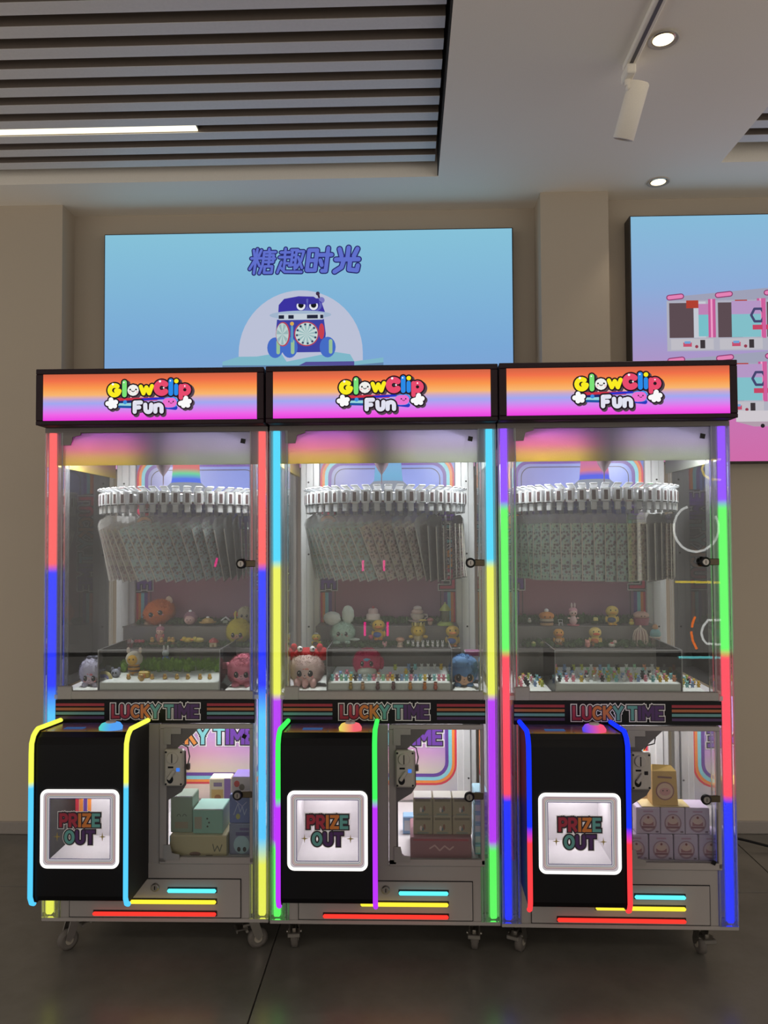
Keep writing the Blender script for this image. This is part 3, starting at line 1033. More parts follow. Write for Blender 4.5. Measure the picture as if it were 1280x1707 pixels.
    for x0, x1 in ((-.338, -.172), (.178, .338)):
        for i, s in enumerate([mat('stripe_red', (150, 36, 52), .4), mat('stripe_brown', (160, 92, 52), .4), mat('stripe_teal', (96, 146, 146), .4), mat('stripe_plum', (66, 40, 84), .4)]):
            z = .868-i*.0145
            mb.poly([(x0, z-.0045), (x1, z-.0045), (x1, z+.0045), (x0, z+.0045)], -.0046, s)
    h = .288/LUCKY_W
    lucky(mb, -.142, .846-h*.5, h, -.0048, col4(LTD))
    mb.build('strip_print', st)
    # ---- deck and sill of the glass case
    mb = MB()
    mb.box(-.36, .36, .012, .62, .884, .898, M_floorw)
    mb.build('case_floor', R)
    mb = MB()
    mb.box(-.335, .335, -.001, .014, .884, .914, M_grey, .003)
    mb.box(-.335, -.285, -.003, .010, .884, .930, M_grey, .003)
    mb.build('sill', R)
    mb = MB()
    mb.prism([(-.330, 1.797), (-.262, 1.797), (-.262, 1.787), (-.290, 1.780), (-.296, 1.752), (-.330, 1.752)], 'Y', .001, .006, M_under)
    mb.build('corner_plate', R)
    # ---- glass
    mb = MB()
    mb.box(-.322, .322, .007, .011, .914, 1.795, M_glass)
    mb.build('front_glass', R)
    for s in (-1, 1):
        mb = MB()
        mb.box(s*.374-.002, s*.374+.002, .058, .603, .90, 1.80, M_glass)
        mb.build('side_glass', R)
        mb = MB()
        mb.box(s*.374-.002, s*.374+.002, .058, .605, .335, .88, M_mirror if s > 0 else M_white)
        mb.build('side_panel', R)
    mb = MB()
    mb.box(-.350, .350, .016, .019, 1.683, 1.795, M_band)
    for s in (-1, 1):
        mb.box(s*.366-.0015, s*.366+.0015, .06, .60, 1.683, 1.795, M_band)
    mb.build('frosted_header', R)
    latch(R, .290, 1.343)
    mb = MB()
    T = Matrix.Translation((.298, 0, 1.762)) @ Euler((0, .2, 0)).to_matrix().to_4x4()
    mb.T = T
    mb.box(-.008, .008, .004, .0066, -.008, .008, M_black)
    mb.build('sticker_square', R)
    mb = MB()
    mb.T = Matrix.Translation((.305, 0, .762 if m < 2 else .362)) @ Euler((0, .5, 0)).to_matrix().to_4x4()
    if m != 1:
        mb.box(-.007, .007, -.006, -.0032, -.007, .007, M_black)
        mb.build('sticker_square', R)
    # ---- columns
    led_m = ramp_emi('column_led_'+SIDE[m], 'Z', .15, 1.80, LED[m], 1.15)
    reflection_m = ramp_emi('led_reflection_glow_'+SIDE[m], 'Z', .15, 1.80, [(z_, tuple(int(q_*.8+50) for q_ in c_)) for z_, c_ in LED[m]], .42)  # glowing strips stand in for LED reflections in the acrylic
    for s in (-1, 1):
        cx = s*.3620
        mb = MB()
        xo, xi = s*.3842, s*.3225
        mb.box(min(xo, xi), max(xo, xi), .000, .056, .154, 1.806, M_acry)
        c = mb.build('light_column', R)
        mb = MB()
        for ex in (s*.3242, s*.3824):
            for dy in (.0025, .0535):
                mb.box(ex-.0016, ex+.0016, dy-.0018, dy+.0018, .156, 1.804, M_edge)
        mb.box(s*.381-.002, s*.381+.002, .044, .0505, .36, 1.804, M_blackm)
        mb.box(s*.335-.0015, s*.335+.0015, .020, .0505, .156, 1.804, M_edge)
        mb.build('acrylic_edge', c)
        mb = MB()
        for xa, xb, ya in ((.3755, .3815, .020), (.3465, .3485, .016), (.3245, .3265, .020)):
            mb.box(min(s*xa, s*xb), max(s*xa, s*xb), ya, ya+.004, .162, 1.802, reflection_m)
        mb.build('led_reflection', c)
        mb = MB()
        mb.box(cx-.0112, cx+.0112, .006, .026, .160, 1.803, led_m, .004)
        mb.build('led_strip', c)
        mb = MB()
        px = s*.322
        mb.box(px-.04, px+.04, .605, .66, .153, 1.80, M_post, .003)
        mb.box(px-.016, px+.016, .597, .606, .34, 1.80, M_post, .003)
        for z in (.44, .72, 1.06, 1.36, 1.66):
            mb.lathe([(.004, .597), (.003, .5955)], M_blackm, (px+s*.006, 0, z), 10, 'Y')
        mb.build('rear_post', R)
    # ---- back panel with its print
    mb = MB()
    mb.box(-.36, .36, .625, .645, .153, 1.80, M_floorw)
    bp = mb.build('back_panel', R)
    mb = MB()
    mb.box(-.283, .283, .6215, .6245, .342, 1.79, M_backup)
    mb.build('print_sheet', bp)
    mb = MB()
    x, zt, zb, rad = .281, 1.778, .404, .085
    for mt, w_ in ((STRIPE[0], .008), (STRIPE[1], .011), (STRIPE[2], .014), (STRIPE[3], .014)):
        mb.ring(-x, x, zb, zt, rad, w_, .6208, mt)
        x -= w_; zt -= w_; zb += w_; rad -= w_*.7
    x -= .012; zt -= .012
    mb.ring(-x, x, .94, zt, rad-.008, .0035, .6206, M_ink)
    mb.build('rainbow_border', bp)
    mb = MB()
    h = .43/LUCKY_W
    lucky(mb, -.215, .575, h, .6195, col4(LT))
    mb.build('panel_lettering', bp)
    for s in (-1, 1):
        mb = MB()
        mb.poly([(s*.257-.024, 1.20), (s*.257+.024, 1.20), (s*.257+.024, 1.62), (s*.257-.024, 1.62)], .6200, M_ink)
        hh = .38/LUCKY_W
        if s > 0:
            lucky(mb, 1.22, .236+.006, hh, .6194, col4(LT), T=lambda a, b_: (.515-b_, a))
        else:
            lucky(mb, 1.22, .236+.006, hh, .6194, col4(LT), T=lambda a, b_: (b_-.515, 2.82-a))
        mb.build('side_lettering', bp)
    # ---- marquee
    mb = MB()
    mb.box(-.384, .384, -.066, .25, 1.811, 2.0, M_frame, .004)
    mb.box(-.384, .384, .25, .66, 1.80, 1.90, M_frame, .004)
    mb.box(-.384, .384, -.0005, .66, 1.795, 1.811, M_under)
    mq = mb.build('marquee', R)
    mb = MB()
    mb.box(-.384, .384, -.072, -.066, 1.982, 2.0, M_frame, .002)
    mb.box(-.384, .384, -.072, -.066, 1.811, 1.826, M_frame, .002)
    mb.box(-.384, -.360, -.072, -.066, 1.826, 1.982, M_frame, .002)
    mb.box(.360, .384, -.072, -.066, 1.826, 1.982, M_frame, .002)
    mb.build('marquee_frame', mq)
    mb = MB()
    mb.box(-.360, .360, -.069, -.0662, 1.826, 1.982, M_marq)
    mb.build('light_panel', mq)
    lg = bpy.data.objects.new('logo', LOGO)
    C.objects.link(lg)
    lg.parent = mq
    # ---- carousel
    mb = MB()
    mb.lathe([(.05, CAR_Z+.03), (CAR_R-.02, CAR_Z+.018), (CAR_R-.008, CAR_Z+.010), (CAR_R-.008, CAR_Z-.012), (CAR_R-.03, CAR_Z-.018), (.05, CAR_Z-.01)], M_clipw, (0, CAR_Y, 0), 64)
    mb.lathe([(.02, CAR_Z+.03), (.02, 1.795)], M_steel, (0, CAR_Y, 0), 16)
    car = mb.build('carousel', R)
    for i in range(NCLIP):
        a = 2*PI*(i+.5)/NCLIP
        o = bpy.data.objects.new('clip', CLIP)
        C.objects.link(o)
        o.parent = car
        o.location = (CAR_R*math.sin(a), CAR_Y-CAR_R*math.cos(a), CAR_Z)
        o.rotation_euler = (0, 0, a)
    mb = MB()
    mb.lathe([(.048, 1.775), (.050, 1.70), (.054, 1.648), (.058, 1.640)], ramp_emi('neck_glow_'+SIDE[m], 'Z', 1.60, 1.78, NECK[m], .85), (0.012, CAR_Y, 0), 32)
    mb.build('neck_lamp', car)
    mb = MB()
    mb.lathe([(.058, 1.641), (.075, 1.625), (.105, 1.606), (.11, 1.600)], emi('flare_glow', (186, 194, 214), .55), (0.012, CAR_Y, 0), 32, cap=False)  # flare emits by itself to stand in for light from the neck lamp
    mb.build('neck_flare', car)
    mb = MB()
    mb.lathe([(.026, 1.72), (.026, 1.695), (.022, 1.682), (.012, 1.665), (.005, 1.655), (.002, 1.650), (.0016, 1.618)], mat('plum_plastic', (70, 50, 62), .4), (-.006, .10, 0), 20)
    mb.lathe([(.010, 1.72), (.010, 1.795)], M_blackm, (-.006, .10, 0), 12)
    mb.build('pick_rod', R)
    # ---- prize box
    mb = MB()
    prof = [(0.005, .806), (-.165, .818), (-.188, .806), (-.200, .786), (-.200, .318), (-.194, .302), (-.178, .294), (0.005, .292)]
    X0, X1 = -.313, -.030
    if True:       # a real opening so the chamber shows behind the clear flap
        mb.prism([(0.005, .806), (-.165, .818), (-.188, .806), (-.200, .786), (-.200, .640), (0.005, .640)], 'X', X0, X1, M_black)
        mb.prism([(0.005, .420), (-.200, .420), (-.200, .318), (-.194, .302), (-.178, .294), (0.005, .292)], 'X', X0, X1, M_black)
        mb.box(X0, -.286, -.200, .005, .420, .640, M_black)
        mb.box(-.052, X1, -.200, .005, .420, .640, M_black)
    else:
        mb.prism(prof, 'X', X0, X1, M_black)
    sidep = [(0.006, .811), (-.166, .823), (-.192, .810), (-.205, .788), (-.205, .316), (-.197, .298), (-.180, .289), (0.006, .287)]
    for xs in (-.321, -.030):
        mb.prism(sidep, 'X', xs, xs+.008, M_blackm)
    px_ = mb.build('prize_box', R)
    bl = ramp_emi('box_edge_led_'+SIDE[m], 'Z', .28, .85, BOXLED[m], 1.15)
    for xs in (-.321, -.022):
        mb = MB()
        mb.tube([(xs, -.003, .816), (xs, -.10, .823), (xs, -.168, .828), (xs, -.186, .820), (xs, -.196, .813), (xs, -.208, .792), (xs, -.210, .76), (xs, -.210, .35), (xs, -.210, .318), (xs, -.200, .297), (xs, -.184, .288)], .0078, bl, 10)
        mb.build('edge_light', px_)
    mb = MB()
    mb.lathe([(.036, .815), (.037, .824), (.030, .834), (.018, .838)], ramp_emi('button_glow_'+SIDE[m], 'X', -.14, -.07, [(-.14, BUT[m][0]), (-.09, BUT[m][1])], .9), (-.103, -.125, 0), 28)
    mb.lathe([(.017, .837), (.015, .842), (.006, .843)], mat('button_cap', (200, 190, 190), .25, .3), (-.103, -.125, 0), 20)
    mb.build('push_button', px_)
    mb = MB()
    mb.T = Matrix.Translation((-.225, -.115, .8160)) @ Euler((-.07, 0, 0)).to_matrix().to_4x4()
    mb.box(-.032, .032, -.014, .014, 0, .002, emi('small_display', (70, 104, 160), .6), .001)
    mb.T = None
    mb.prism([(-.002, .8072), (-.164, .8188), (-.164, .8178), (-.002, .8062)], 'X', -.312, -.031, M_top)
    for x in (-.30, -.172, -.04):
        mb.lathe([(.004, .8188), (.003, .8202)], M_steel, (x, -.155, 0), 10)
    mb.build('control_top', px_)
    mb = MB()
    DX0, DX1, DZ0, DZ1 = -.293, -.045, .406, .649
    mb.ring(DX0, DX1, DZ0, DZ1, .022, .0095, -.2065, emi('door_ring', (255, 250, 244), 1.5))
    mb.ring(DX0, DX1, DZ0, DZ1, .022, .0010, -.2040, emi('door_ring', (255, 250, 244), 1.5))
    fr = MB()
    M_door = mat('prize_door_white', (206, 200, 206), .35)
    i0 = .0095
    EB = lambda nm, c_: emi('backlit_'+nm, c_, .62)
    fr.ring(DX0+.004, DX1-.004, DZ0+.004, DZ1-.004, .02, .025, -.2030, EB('white', (226, 218, 222)))
    rg = i0+.0015
    for cmt, w_ in ((None, .003), (EB('pink', (170, 90, 100)), .0016), (None, .0022), (EB('orange', (190, 140, 90)), .0016), (None, .0022), (EB('teal', (110, 140, 140)), .0014)):
        if cmt:
            fr.ring(DX0+rg, DX1-rg, DZ0+rg, DZ1-rg, max(.004, .018-rg*.4), w_, -.2036, cmt)
        rg += w_
    fr.ring(DX0+.0275, DX1-.0275, DZ0+.0275, DZ1-.0275, .002, .0018, -.2038, EB('indigo', (70, 64, 120)))
    mb.build('door_light_ring', px_)
    dl = [LTD[0], LTD[0], LTD[1], LTD[1], LTD[2]]
    cx = (DX0+DX1)/2
    h = .034
    def centred(txt, z, cols):
        w_ = sum(G[c][0] for c in txt)*h+h*.34*(len(txt)-1)
        for r, yy, cc in ((h*.30, -.2042, M_pwhite), (h*.25, -.2046, M_ink), (h*.135, -.2052, cols)):
            word(fr, txt, cx-w_/2, z, h, r, yy, cc, gap=h*.34)
    centred('PRIZE', .537, dl)
    centred('OUT', .485, [LTD[2], LTD[3], LTD[3]])
    for s in (-1, 1):
        sx = cx+s*.071
        fr.poly([(sx-.012, .503), (sx-.002, .505), (sx, .517), (sx+.002, .505), (sx+.012, .503), (sx+.002, .501), (sx, .489), (sx-.002, .501)], -.2042, mat('star_olive', (150, 132, 70), .4))
    fr.build('prize_door', px_)
    mb = MB()
    mb.box(-.270, -.068, -.0050, .003, .430, .632, M_door)
    mb.box(-.270, -.068, -.196, -.005, .421, .430, M_door)
    mb.box(-.068, -.060, -.196, .003, .421, .640, M_door)
    mb.box(-.278, -.268, -.196, .003, .421, .640, M_blackm if m == 0 else M_door)
    if m == 0:
        for k, mt in enumerate([STRIPE[0], STRIPE[1], STRIPE[3], STRIPE[1]]):
            mb.box(-.267+k*.014, -.256+k*.014, -.0080, -.0050, .50, .632, mt)
    mb.build('prize_chamber', px_)
    mb = MB()
    mb.box(-.267, -.071, -.2025, -.2010, .432, .623, M_glass)
    mb.build('clear_flap', px_)
    lamp('chamber_lamp', 'AREA', (MX[m]-.168, -.10, .632), (0, 0, 0), .5, (1, .97, .97), shape='RECTANGLE', size=.14, size_y=.10)
    # ---- casters
    for (x, y), t in zip([(-.318, .11), (.306, .11), (-.31, .56), (.31, .56)], ([2.4, -1.15, .3, -.4], [0.1, -.12, .3, -.4], [-.5, .12, .3, -.4])[m]):
        caster(R, x, y, t)
    # ---- unseen case and header lamps added for brightness; cabinet light under the deck
    for s in (-1, 1):
        lamp('case_fill', 'AREA', (MX[m]+s*.28, .13, 1.790), (.15, s*.35, 0), 8.0, (.96, .98, 1.0), shape='RECTANGLE', size=.05, size_y=.14)
    lamp('header_fill', 'AREA', (MX[m], .085, 1.791), (-.45, 0, 0), 2.2, (1.0, .97, .98), shape='RECTANGLE', size=.6, size_y=.02)
    lamp('cabinet_lamp', 'AREA', (MX[m]+.16, .36, .876), (0, 0, 0), 3.5, (1.0, .98, .98), shape='RECTANGLE', size=.25, size_y=.2)
    return R
ROOT = [machine(m) for m in range(3)]
bpy.context.view_layer.update()
def W(m, x, y, z):
    return tuple(ROOT[m].matrix_world @ Vector((x, y, z)))

# ------------------------------------------------------------------ sticker sheets hanging from the carousels
SHEETS = {
 'a': (sticker_mat('foil_brown_print', (168, 154, 148), (110, 84, 82), (176, 130, 122)), 'brownish foil'),
 'b': (sticker_mat('foil_blue_print', (178, 198, 206), (128, 124, 116), (206, 176, 116)), 'blue grey foil'),
 'c': (sticker_mat('foil_teal_print', (164, 184, 182), (136, 132, 108), (96, 146, 166)), 'teal and tan'),
 'd': (sticker_mat('foil_rose_print', (206, 188, 180), (124, 104, 100), (160, 190, 160)), 'rose and beige'),
 'e': (sticker_mat('foil_mint_print', (176, 200, 194), (82, 76, 78), (196, 172, 180)), 'mint'),
 'f': (sticker_mat('foil_tan_print', (202, 180, 146), (120, 98, 80), (220, 192, 140)), 'tan'),
}
def sheet_meshes():
    d = {}
    for k, (mt, nm) in SHEETS.items():
        mb = MB()
        mb.box(-.043, .043, -.0008, .0008, -.226, -.030, mt)
        mb.box(-.043, -.0395, -.0014, .0014, -.226, -.030, mat('sheet_edge_pale', (206, 200, 190), .5))
        d[k] = mb.mesh('sticker_sheet')
    mb = MB()
    mb.box(-.046, .046, -.0020, -.0013, -.229, -.010, M_sleeve)
    mb.prism([(-.046, -.010), (.046, -.010), (.028, .004), (-.028, .004)], 'Y', -.0022, -.0012, M_sleeve)
    sl = mb.mesh('sleeve')
    return d, sl
SM, SLV = sheet_meshes()
ORD = ['first', 'second', 'third'] + [w_+'th' for w_ in 'four fif six seven eigh nin ten eleven twelf thirteen fourteen fifteen sixteen seventeen eighteen nineteen'.split()]
for m in range(3):
    cnt = {}
    order = sorted(range(NCLIP), key=lambda i: (360*(i+.5)/NCLIP+180) % 360)
    for i in order:
        deg = 360*(i+.5)/NCLIP
        a = math.radians(deg)
        f = deg if deg < 180 else deg-360             # 0 faces the room, negative to the left
        if abs(f) > 97:
            continue                                  # behind the others, out of sight
        rnd = random.Random(m*100+i)
        if m == 0:
            kind = 'a' if f < -22 else 'b'
            twist, lean, sh = 0.43, 0.37+rnd.uniform(-.012, .012), -.042
        elif m == 1:
            kind = 'c' if f < -8 else 'd'
            twist = .43
            lean = (.36 if f < 35 else (.12 if f < 60 else -.10))+rnd.uniform(-.015, .015)
            sh = -.040 if f < 35 else -.014
        else:
            kind = 'e' if (f < 12) else 'f'
            twist, lean, sh = .26, rnd.choice([0, .01, -.01, .02,   .06 if i % 9 == 4 else 0]), 0
        o = bpy.data.objects.new('sticker_sheet', SM[kind])
        C.objects.link(o)
        r = .264 if m < 2 else .276
        z = CAR_Z-.064-rnd.uniform(0, .006)
        loc = (r*math.sin(a)+sh*math.cos(a+twist), CAR_Y-r*math.cos(a)+sh*math.sin(a+twist), z)
        o.location = W(m, *loc)
        o.rotation_euler = (Matrix.Rotation(a+twist+MR[m], 3, 'Z') @ Matrix.Rotation(-lean, 3, 'Y')).to_euler()
        n_ = cnt.get(kind, 0)
        cnt[kind] = n_+1
        tag(o, '%s %s sticker sheet from the left on the %s machine carousel' % (ORD[n_], SHEETS[kind][1], SIDE[m]), 'sticker sheet',
            '%s sticker sheets on the %s carousel' % (SHEETS[kind][1], SIDE[m]))
        s = bpy.data.objects.new('sleeve', SLV)
        C.objects.link(s)
        s.parent = o
# ------------------------------------------------------------------ shelves, trays, fluff and moss inside the cases
M_riser = mat('grey_acrylic_riser', (112, 108, 104), .3, var=.03)
for m in range(3):
    sh = empty('stepped_shelf', W(m, 0, .36, .8986), 'two step grey display shelf at the back of the %s machine' % SIDE[m], 'display shelf', 'display shelves in the glass cases', MR[m])
    for z, y0 in ((.107, 0.0), (.178, .115)):
        mb = MB()
        mb.box(-.285, .285, y0, y0+(.115 if y0 == 0 else .13), 0, z, M_riser, .002)
        mb.build('step', sh)
    t0, t1 = [(-.207, .216), (-.195, .232), (-.198, .225)][m]
    tr = empty('acrylic_tray', W(m, 0, 0, .8986), 'clear acrylic tray with a white foam base in the %s machine' % SIDE[m], 'tray', 'acrylic trays in the glass cases', MR[m])
    h = .150
    for nm, b in (('front_panel', (t0, t1, .024, .027, 0, h)), ('side_panel', (t0, t0+.003, .027, .345, 0, h)), ('side_panel', (t1-.003, t1, .027, .345, 0, h))):
        mb = MB()
        mb.box(*b, M_thin)
        mb.build(nm, tr)
    mb = MB()
    for x in (t0, t1-.003):
        mb.box(x, x+.003, .0235, .0265, 0, h, M_edge)
        mb.box(x, x+.003, .0265, .345, h-.0015, h+.0005, M_edge)
    mb.box(t0, t1, .0235, .0265, h-.0015, h+.0005, M_edge)
    mb.build('polished_edge', tr)
    mb = MB()
    mb.box(t0+.004, t1-.004, .028, .343, 0.0005, .040, M_snow, .003)
    mb.build('foam_base', tr)
    for s, x0, x1 in ((0, -.318, t0-.004), (1, t1+.004, .318)):
        mb = MB()
        nx, ny = 8, 20
        vs, fs = [], []
        for i in range(nx+1):
            for j in range(ny+1):
                x, y = x0+(x1-x0)*i/nx, .062+.285*j/ny
                e = min(i, nx-i, j, ny-j)
                z = .0015 if e == 0 else .010+.007*noise.noise(Vector((x*60, y*60, m*3)))+.004*noise.noise(Vector((x*200, y*200, 1)))
                vs.append((x, y, z))
        for i in range(nx):
            for j in range(ny):
                a = i*(ny+1)+j
                fs.append((a, a+ny+1, a+ny+2, a+1))
        mb.add(vs, fs, M_snow, True)
        mb.box(x0, x1, .062, .347, .0, .002, M_snow)
        o = mb.build('white_fluff', None, W(m, 0, 0, .8987), (0, 0, MR[m]))
        tag(o, 'white fluff on the case floor to the %s of the tray in the %s machine' % (('left', 'right')[s], SIDE[m]), 'fluff', kind='stuff')

def moss(m, x0, x1, y0, y1, z, hgt, mt, label, n=26, blades=500):
    rnd = random.Random(int(x0*1000+y0*100+m*7))
    mb = MB()
    n = int(n*2.2)
    for i in range(n):
        x = x0+(x1-x0)*(i+.5)/n+rnd.uniform(-.006, .006)
        y = rnd.uniform(y0+.012, y1-.012)
        h = hgt*rnd.uniform(.35, 1)
        mb.ell((x, y, z+h*.52), ((x1-x0)/n*1.5, min(.016, (y1-y0)*.4), h*.5), mt, 9, 6, .35, 110)
    blades *= 3
    for i in range(blades):
        x, y = rnd.uniform(x0, x1), rnd.uniform(y0, y1)
        zz = z+hgt*rnd.uniform(.05, .75)
        dx, dy, dz = rnd.uniform(-.012, .012), rnd.uniform(-.012, .006), rnd.uniform(.002, .016)
        mb.add([(x-.0008, y, zz), (x+.0012, y, zz), (x+dx, y+dy, zz+dz)], [(0, 1, 2)], mt)
    o = mb.build('moss', None, W(m, 0, 0, 0), (0, 0, MR[m]))
    tag(o, label, 'moss', kind='stuff')
ZA, ZB = 1.005, 1.076
moss(0, -.20, .205, .20, .335, .938, .045, mat('bright_moss', (110, 150, 44), .95, bump=.8, bscale=120, var=.5), 'bright green moss behind the tiny chicks in the left machine', 30, 1400)
moss(0, -.255, -.205, .10, .22, .905, .035, mat('bright_moss', (110, 150, 44), .95, bump=.8, bscale=120, var=.5), 'small clump of green moss beside the tray in the left machine', 5, 200)
for m in range(3):
    moss(m, -.25, .26, .365, .455, ZA, (.022, .022, .03)[m], M_mossd, 'dark moss strip along the lower step in the %s machine' % SIDE[m], 34, 700)
    moss(m, -.25, .25, .53, .60, ZB, (.026, .030, .040)[m], M_mossd, 'dark moss strip along the upper step in the %s machine' % SIDE[m], 34, 700)

# ------------------------------------------------------------------ toys
def V(col):
    return mat('vinyl_%d_%d_%d' % col, col, .35)
def FU(col):
    return mat('fur_%d_%d_%d' % col, col, .95, bump=.5, bscale=500, var=.12)

def toy(name, label, cat, group, m, x, y, z, parts, rz=0.0, tilt=0.0):
    r = empty(name, W(m, x, y, z), label, cat, group, MR[m]+rz)
    r.rotation_euler = (0, tilt, MR[m]+rz)
    for pn, shapes in parts:
        mb = MB()
        for s in shapes:
            k = s[0]
            if k == 'e':
                rough = s[4] if len(s) > 4 else 0
                big = max(s[2]) > .02
                mb.ell(s[1], s[2], s[3], 36 if rough else (20 if big else 14), 26 if rough else (14 if big else 10), rough, s[5] if len(s) > 5 else 70)
            elif k == 'f':                       # short fur tufts standing off the body
                vs, fs = [], []
                for q_ in range(s[4]):
                    d = Vector((random.gauss(0, 1), random.gauss(0, 1), random.gauss(0, 1))).normalized()
                    p = Vector((d.x*s[2][0], d.y*s[2][1], d.z*s[2][2]))*.98
                    if d.y < -.72 and abs(d.x) < .5 and -.65 < d.z < .35:
                        continue                 # leave the face clear
                    t = d.cross(Vector((.3, .5, .8))).normalized()*(s[5]*.11)
                    e = (d+Vector((random.uniform(-.6, .6), random.uniform(-.6, .6), random.uniform(-.7, .4)))).normalized()*s[5]*random.uniform(.6, 1.2)
                    i_ = len(vs)
                    vs += [tuple(p-t+Vector(s[1])), tuple(p+t+Vector(s[1])), tuple(p+e+Vector(s[1]))]
                    fs.append((i_, i_+1, i_+2))
                mb.add(vs, fs, s[3])
            elif k == 'b':
                mb.box(*s[1], s[2], s[3] if len(s) > 3 else .001)
            elif k == 'l':
                mb.lathe(s[1], s[2], s[3] if len(s) > 3 else (0, 0, 0), 22)
            elif k == 't':
                mb.tube(s[1], s[2], s[3], 7)
        mb.build(pn, r)
    return r

def face_parts(w, h, face, cz, dy, eyes=(10, 10, 12), brow=None, sc=1.0, flush=None):
    """face patch, two eyes with glints, nose and mouth for a plush; dy = how far forward the face sits"""
    fw, fh = .27*w*sc, .19*h*sc
    P_ = [('face', [('e', (0, -dy+.10*w, cz), (fw, .13*w, fh), FU(face))])]
    for s in (-1, 1):
        ex = s*fw*.56
        P_.append(('eye', [('e', (ex, -dy-.018*w, cz+.02*h), (.074*w*sc, .03*w, .098*h*sc), V(eyes)), ('e', (ex-.02*w, -dy-.047*w, cz+.05*h), (.014*w, .006*w, .018*h), M_ewhite)]))
    P_.append(('nose', [('e', (0, -dy-.035*w, cz-.035*h), (.018*w, .012*w, .016*h), V((50, 30, 34)))]))
    P_.append(('mouth', [('t', [(-.05*w, -dy-.02*w, cz-.10*h), (0, -dy-.03*w, cz-.12*h), (.05*w, -dy-.02*w, cz-.10*h)], .006*w, V((120, 60, 66)))]))
    if brow:
        P_.append(('brow_patch', [('e', (0, -dy+.02*w, cz+.15*h), (.15*w, .06*w, .07*h), FU(brow))]))
    for s in (-1, 1):
        P_.append(('cheek', [('e', (s*fw*.7, -dy+.025*w, cz-.08*h), (.05*w, .03*w, .03*h), FU(flush or (224, 150, 150)))]))
    return P_

PG = 'plush toys in the glass cases'
def plush(label, m, x, y, z, w, h, fur, face, extra=(), cz=.42, brow=None, rough=.10, feet=True, rz=0, tilt=0, sc=1.0, sit=True):
    b = FU(fur)
    parts = [('fur_body', [('e', (0, 0, h*.5), (w*.5, w*.42, h*.49), b, rough, 90), ('f', (0, 0, h*.5), (w*.5, w*.42, h*.49), b, 2200, .085*w)])]
    parts += face_parts(w, h, face, h*cz, w*.38, brow=brow, sc=sc)
    if feet:
        for s in (-1, 1):
            parts.append(('foot', [('e', (s*.2*w, -.27*w, .09*h), (.13*w, .14*w, .09*h), b, .05, 90)]))
    parts += list(extra)
    return toy('plush_toy', label, 'plush toy', PG, m, x, y, z, parts, rz, tilt)

def ear(s, w, h, x, z, rx, rz_, col, inner=None, y=0.0):
    p = [('e', (s*x, y, z), (rx, rx*.5, rz_), FU(col), .06, 90)]
    if inner:
        p.append(('e', (s*x, y-rx*.35, z-.1*rz_), (rx*.6, rx*.25, rz_*.7), FU(inner)))
    return ('ear', p)

# left machine
plush('orange plush head with cream ears lying tilted on the upper step of the left machine', 0, -.149, .545, ZB+.002, .128, .100, (214, 112, 44), (226, 196, 168),
      [ear(-1, 0, 0, .058, .012, .014, .016, (226, 196, 170)), ear(1, 0, 0, .050, .088, .014, .018, (226, 196, 170))], .46, feet=False, tilt=-.22)
plush('pale blue grey plush with a pink brow in the front left case corner', 0, -.262, .125, .906, .094, .104, (186, 184, 204), (196, 176, 186),
      [('hood', [('e', (.012, .01, .062), (.045, .040, .044), FU((130, 130, 142)), .05, 80)]), ('bow', [('e', (-.01, -.008, .103), (.012, .008, .006), V((70, 70, 84))), ('e', (.01, -.008, .103), (.012, .008, .006), V((70, 70, 84)))])], .30, brow=(210, 130, 140))
toy('round_badge', 'round cream badge with a blue figure leaning beside the pale plush', 'badge', None, 0, -.205, .085, .906, [
    ('disc', [('e', (0, 0, .030), (.027, .008, .030), V((214, 200, 140)))]), ('picture', [('e', (0, -.006, .031), (.017, .004, .019), V((108, 112, 170)))]),
    ('figure', [('e', (.003, -.010, .028), (.009, .002, .011), V((220, 216, 214)))]), ('ribbon', [('e', (-.006, -.008, .007), (.009, .004, .006), V((170, 50, 50))), ('e', (.008, -.008, .006), (.008, .004, .005), V((190, 120, 110)))])])
toy('bee_figure', 'white hooded figure with a yellow striped bee body on the left machine moss', 'figurine', 'figurines in the left case', 0, -.131, .165, .938, [
    ('hood', [('e', (0, .004, .058), (.030, .026, .028), FU((214, 206, 190)), .05, 90)]), ('ear', [('e', (-.022, .004, .088), (.007, .005, .011), V((206, 190, 176)))]), ('ear', [('e', (.022, .004, .088), (.007, .005, .011), V((206, 190, 176)))]),
    ('face', [('e', (0, -.016, .056), (.019, .012, .018), V((216, 168, 60)))]), ('eye', [('e', (-.007, -.027, .059), (.0025, .002, .003), M_eye)]), ('eye', [('e', (.007, -.027, .059), (.0025, .002, .003), M_eye)]),
    ('body', [('e', (0, 0, .026), (.022, .018, .026), V((206, 150, 56)))]), ('stripe', [('l', [(.0195, .013), (.0222, .017), (.0222, .020)], V((60, 40, 34)))]), ('stripe', [('l', [(.0222, .029), (.0222, .033)], V((60, 40, 34)))]),
    ('foot', [('e', (-.012, -.010, .004), (.009, .010, .005), V((220, 214, 200)))]), ('foot', [('e', (.012, -.010, .004), (.009, .010, .005), V((220, 214, 200)))])])
toy('critter_figure', 'small grey round eared critter next to the bee figure', 'figurine', 'figurines in the left case', 0, -.178, .115, .938, [
    ('body', [('e', (0, 0, .015), (.017, .014, .016), V((130, 132, 146)))]), ('ear', [('e', (-.012, 0, .030), (.006, .004, .007), V((120, 122, 138)))]), ('ear', [('e', (.012, 0, .030), (.006, .004, .007), V((120, 122, 138)))]),
    ('eye', [('e', (-.005, -.0135, .018), (.003, .002, .003), M_eye)]), ('eye', [('e', (.005, -.0135, .018), (.003, .002, .003), M_eye)])])
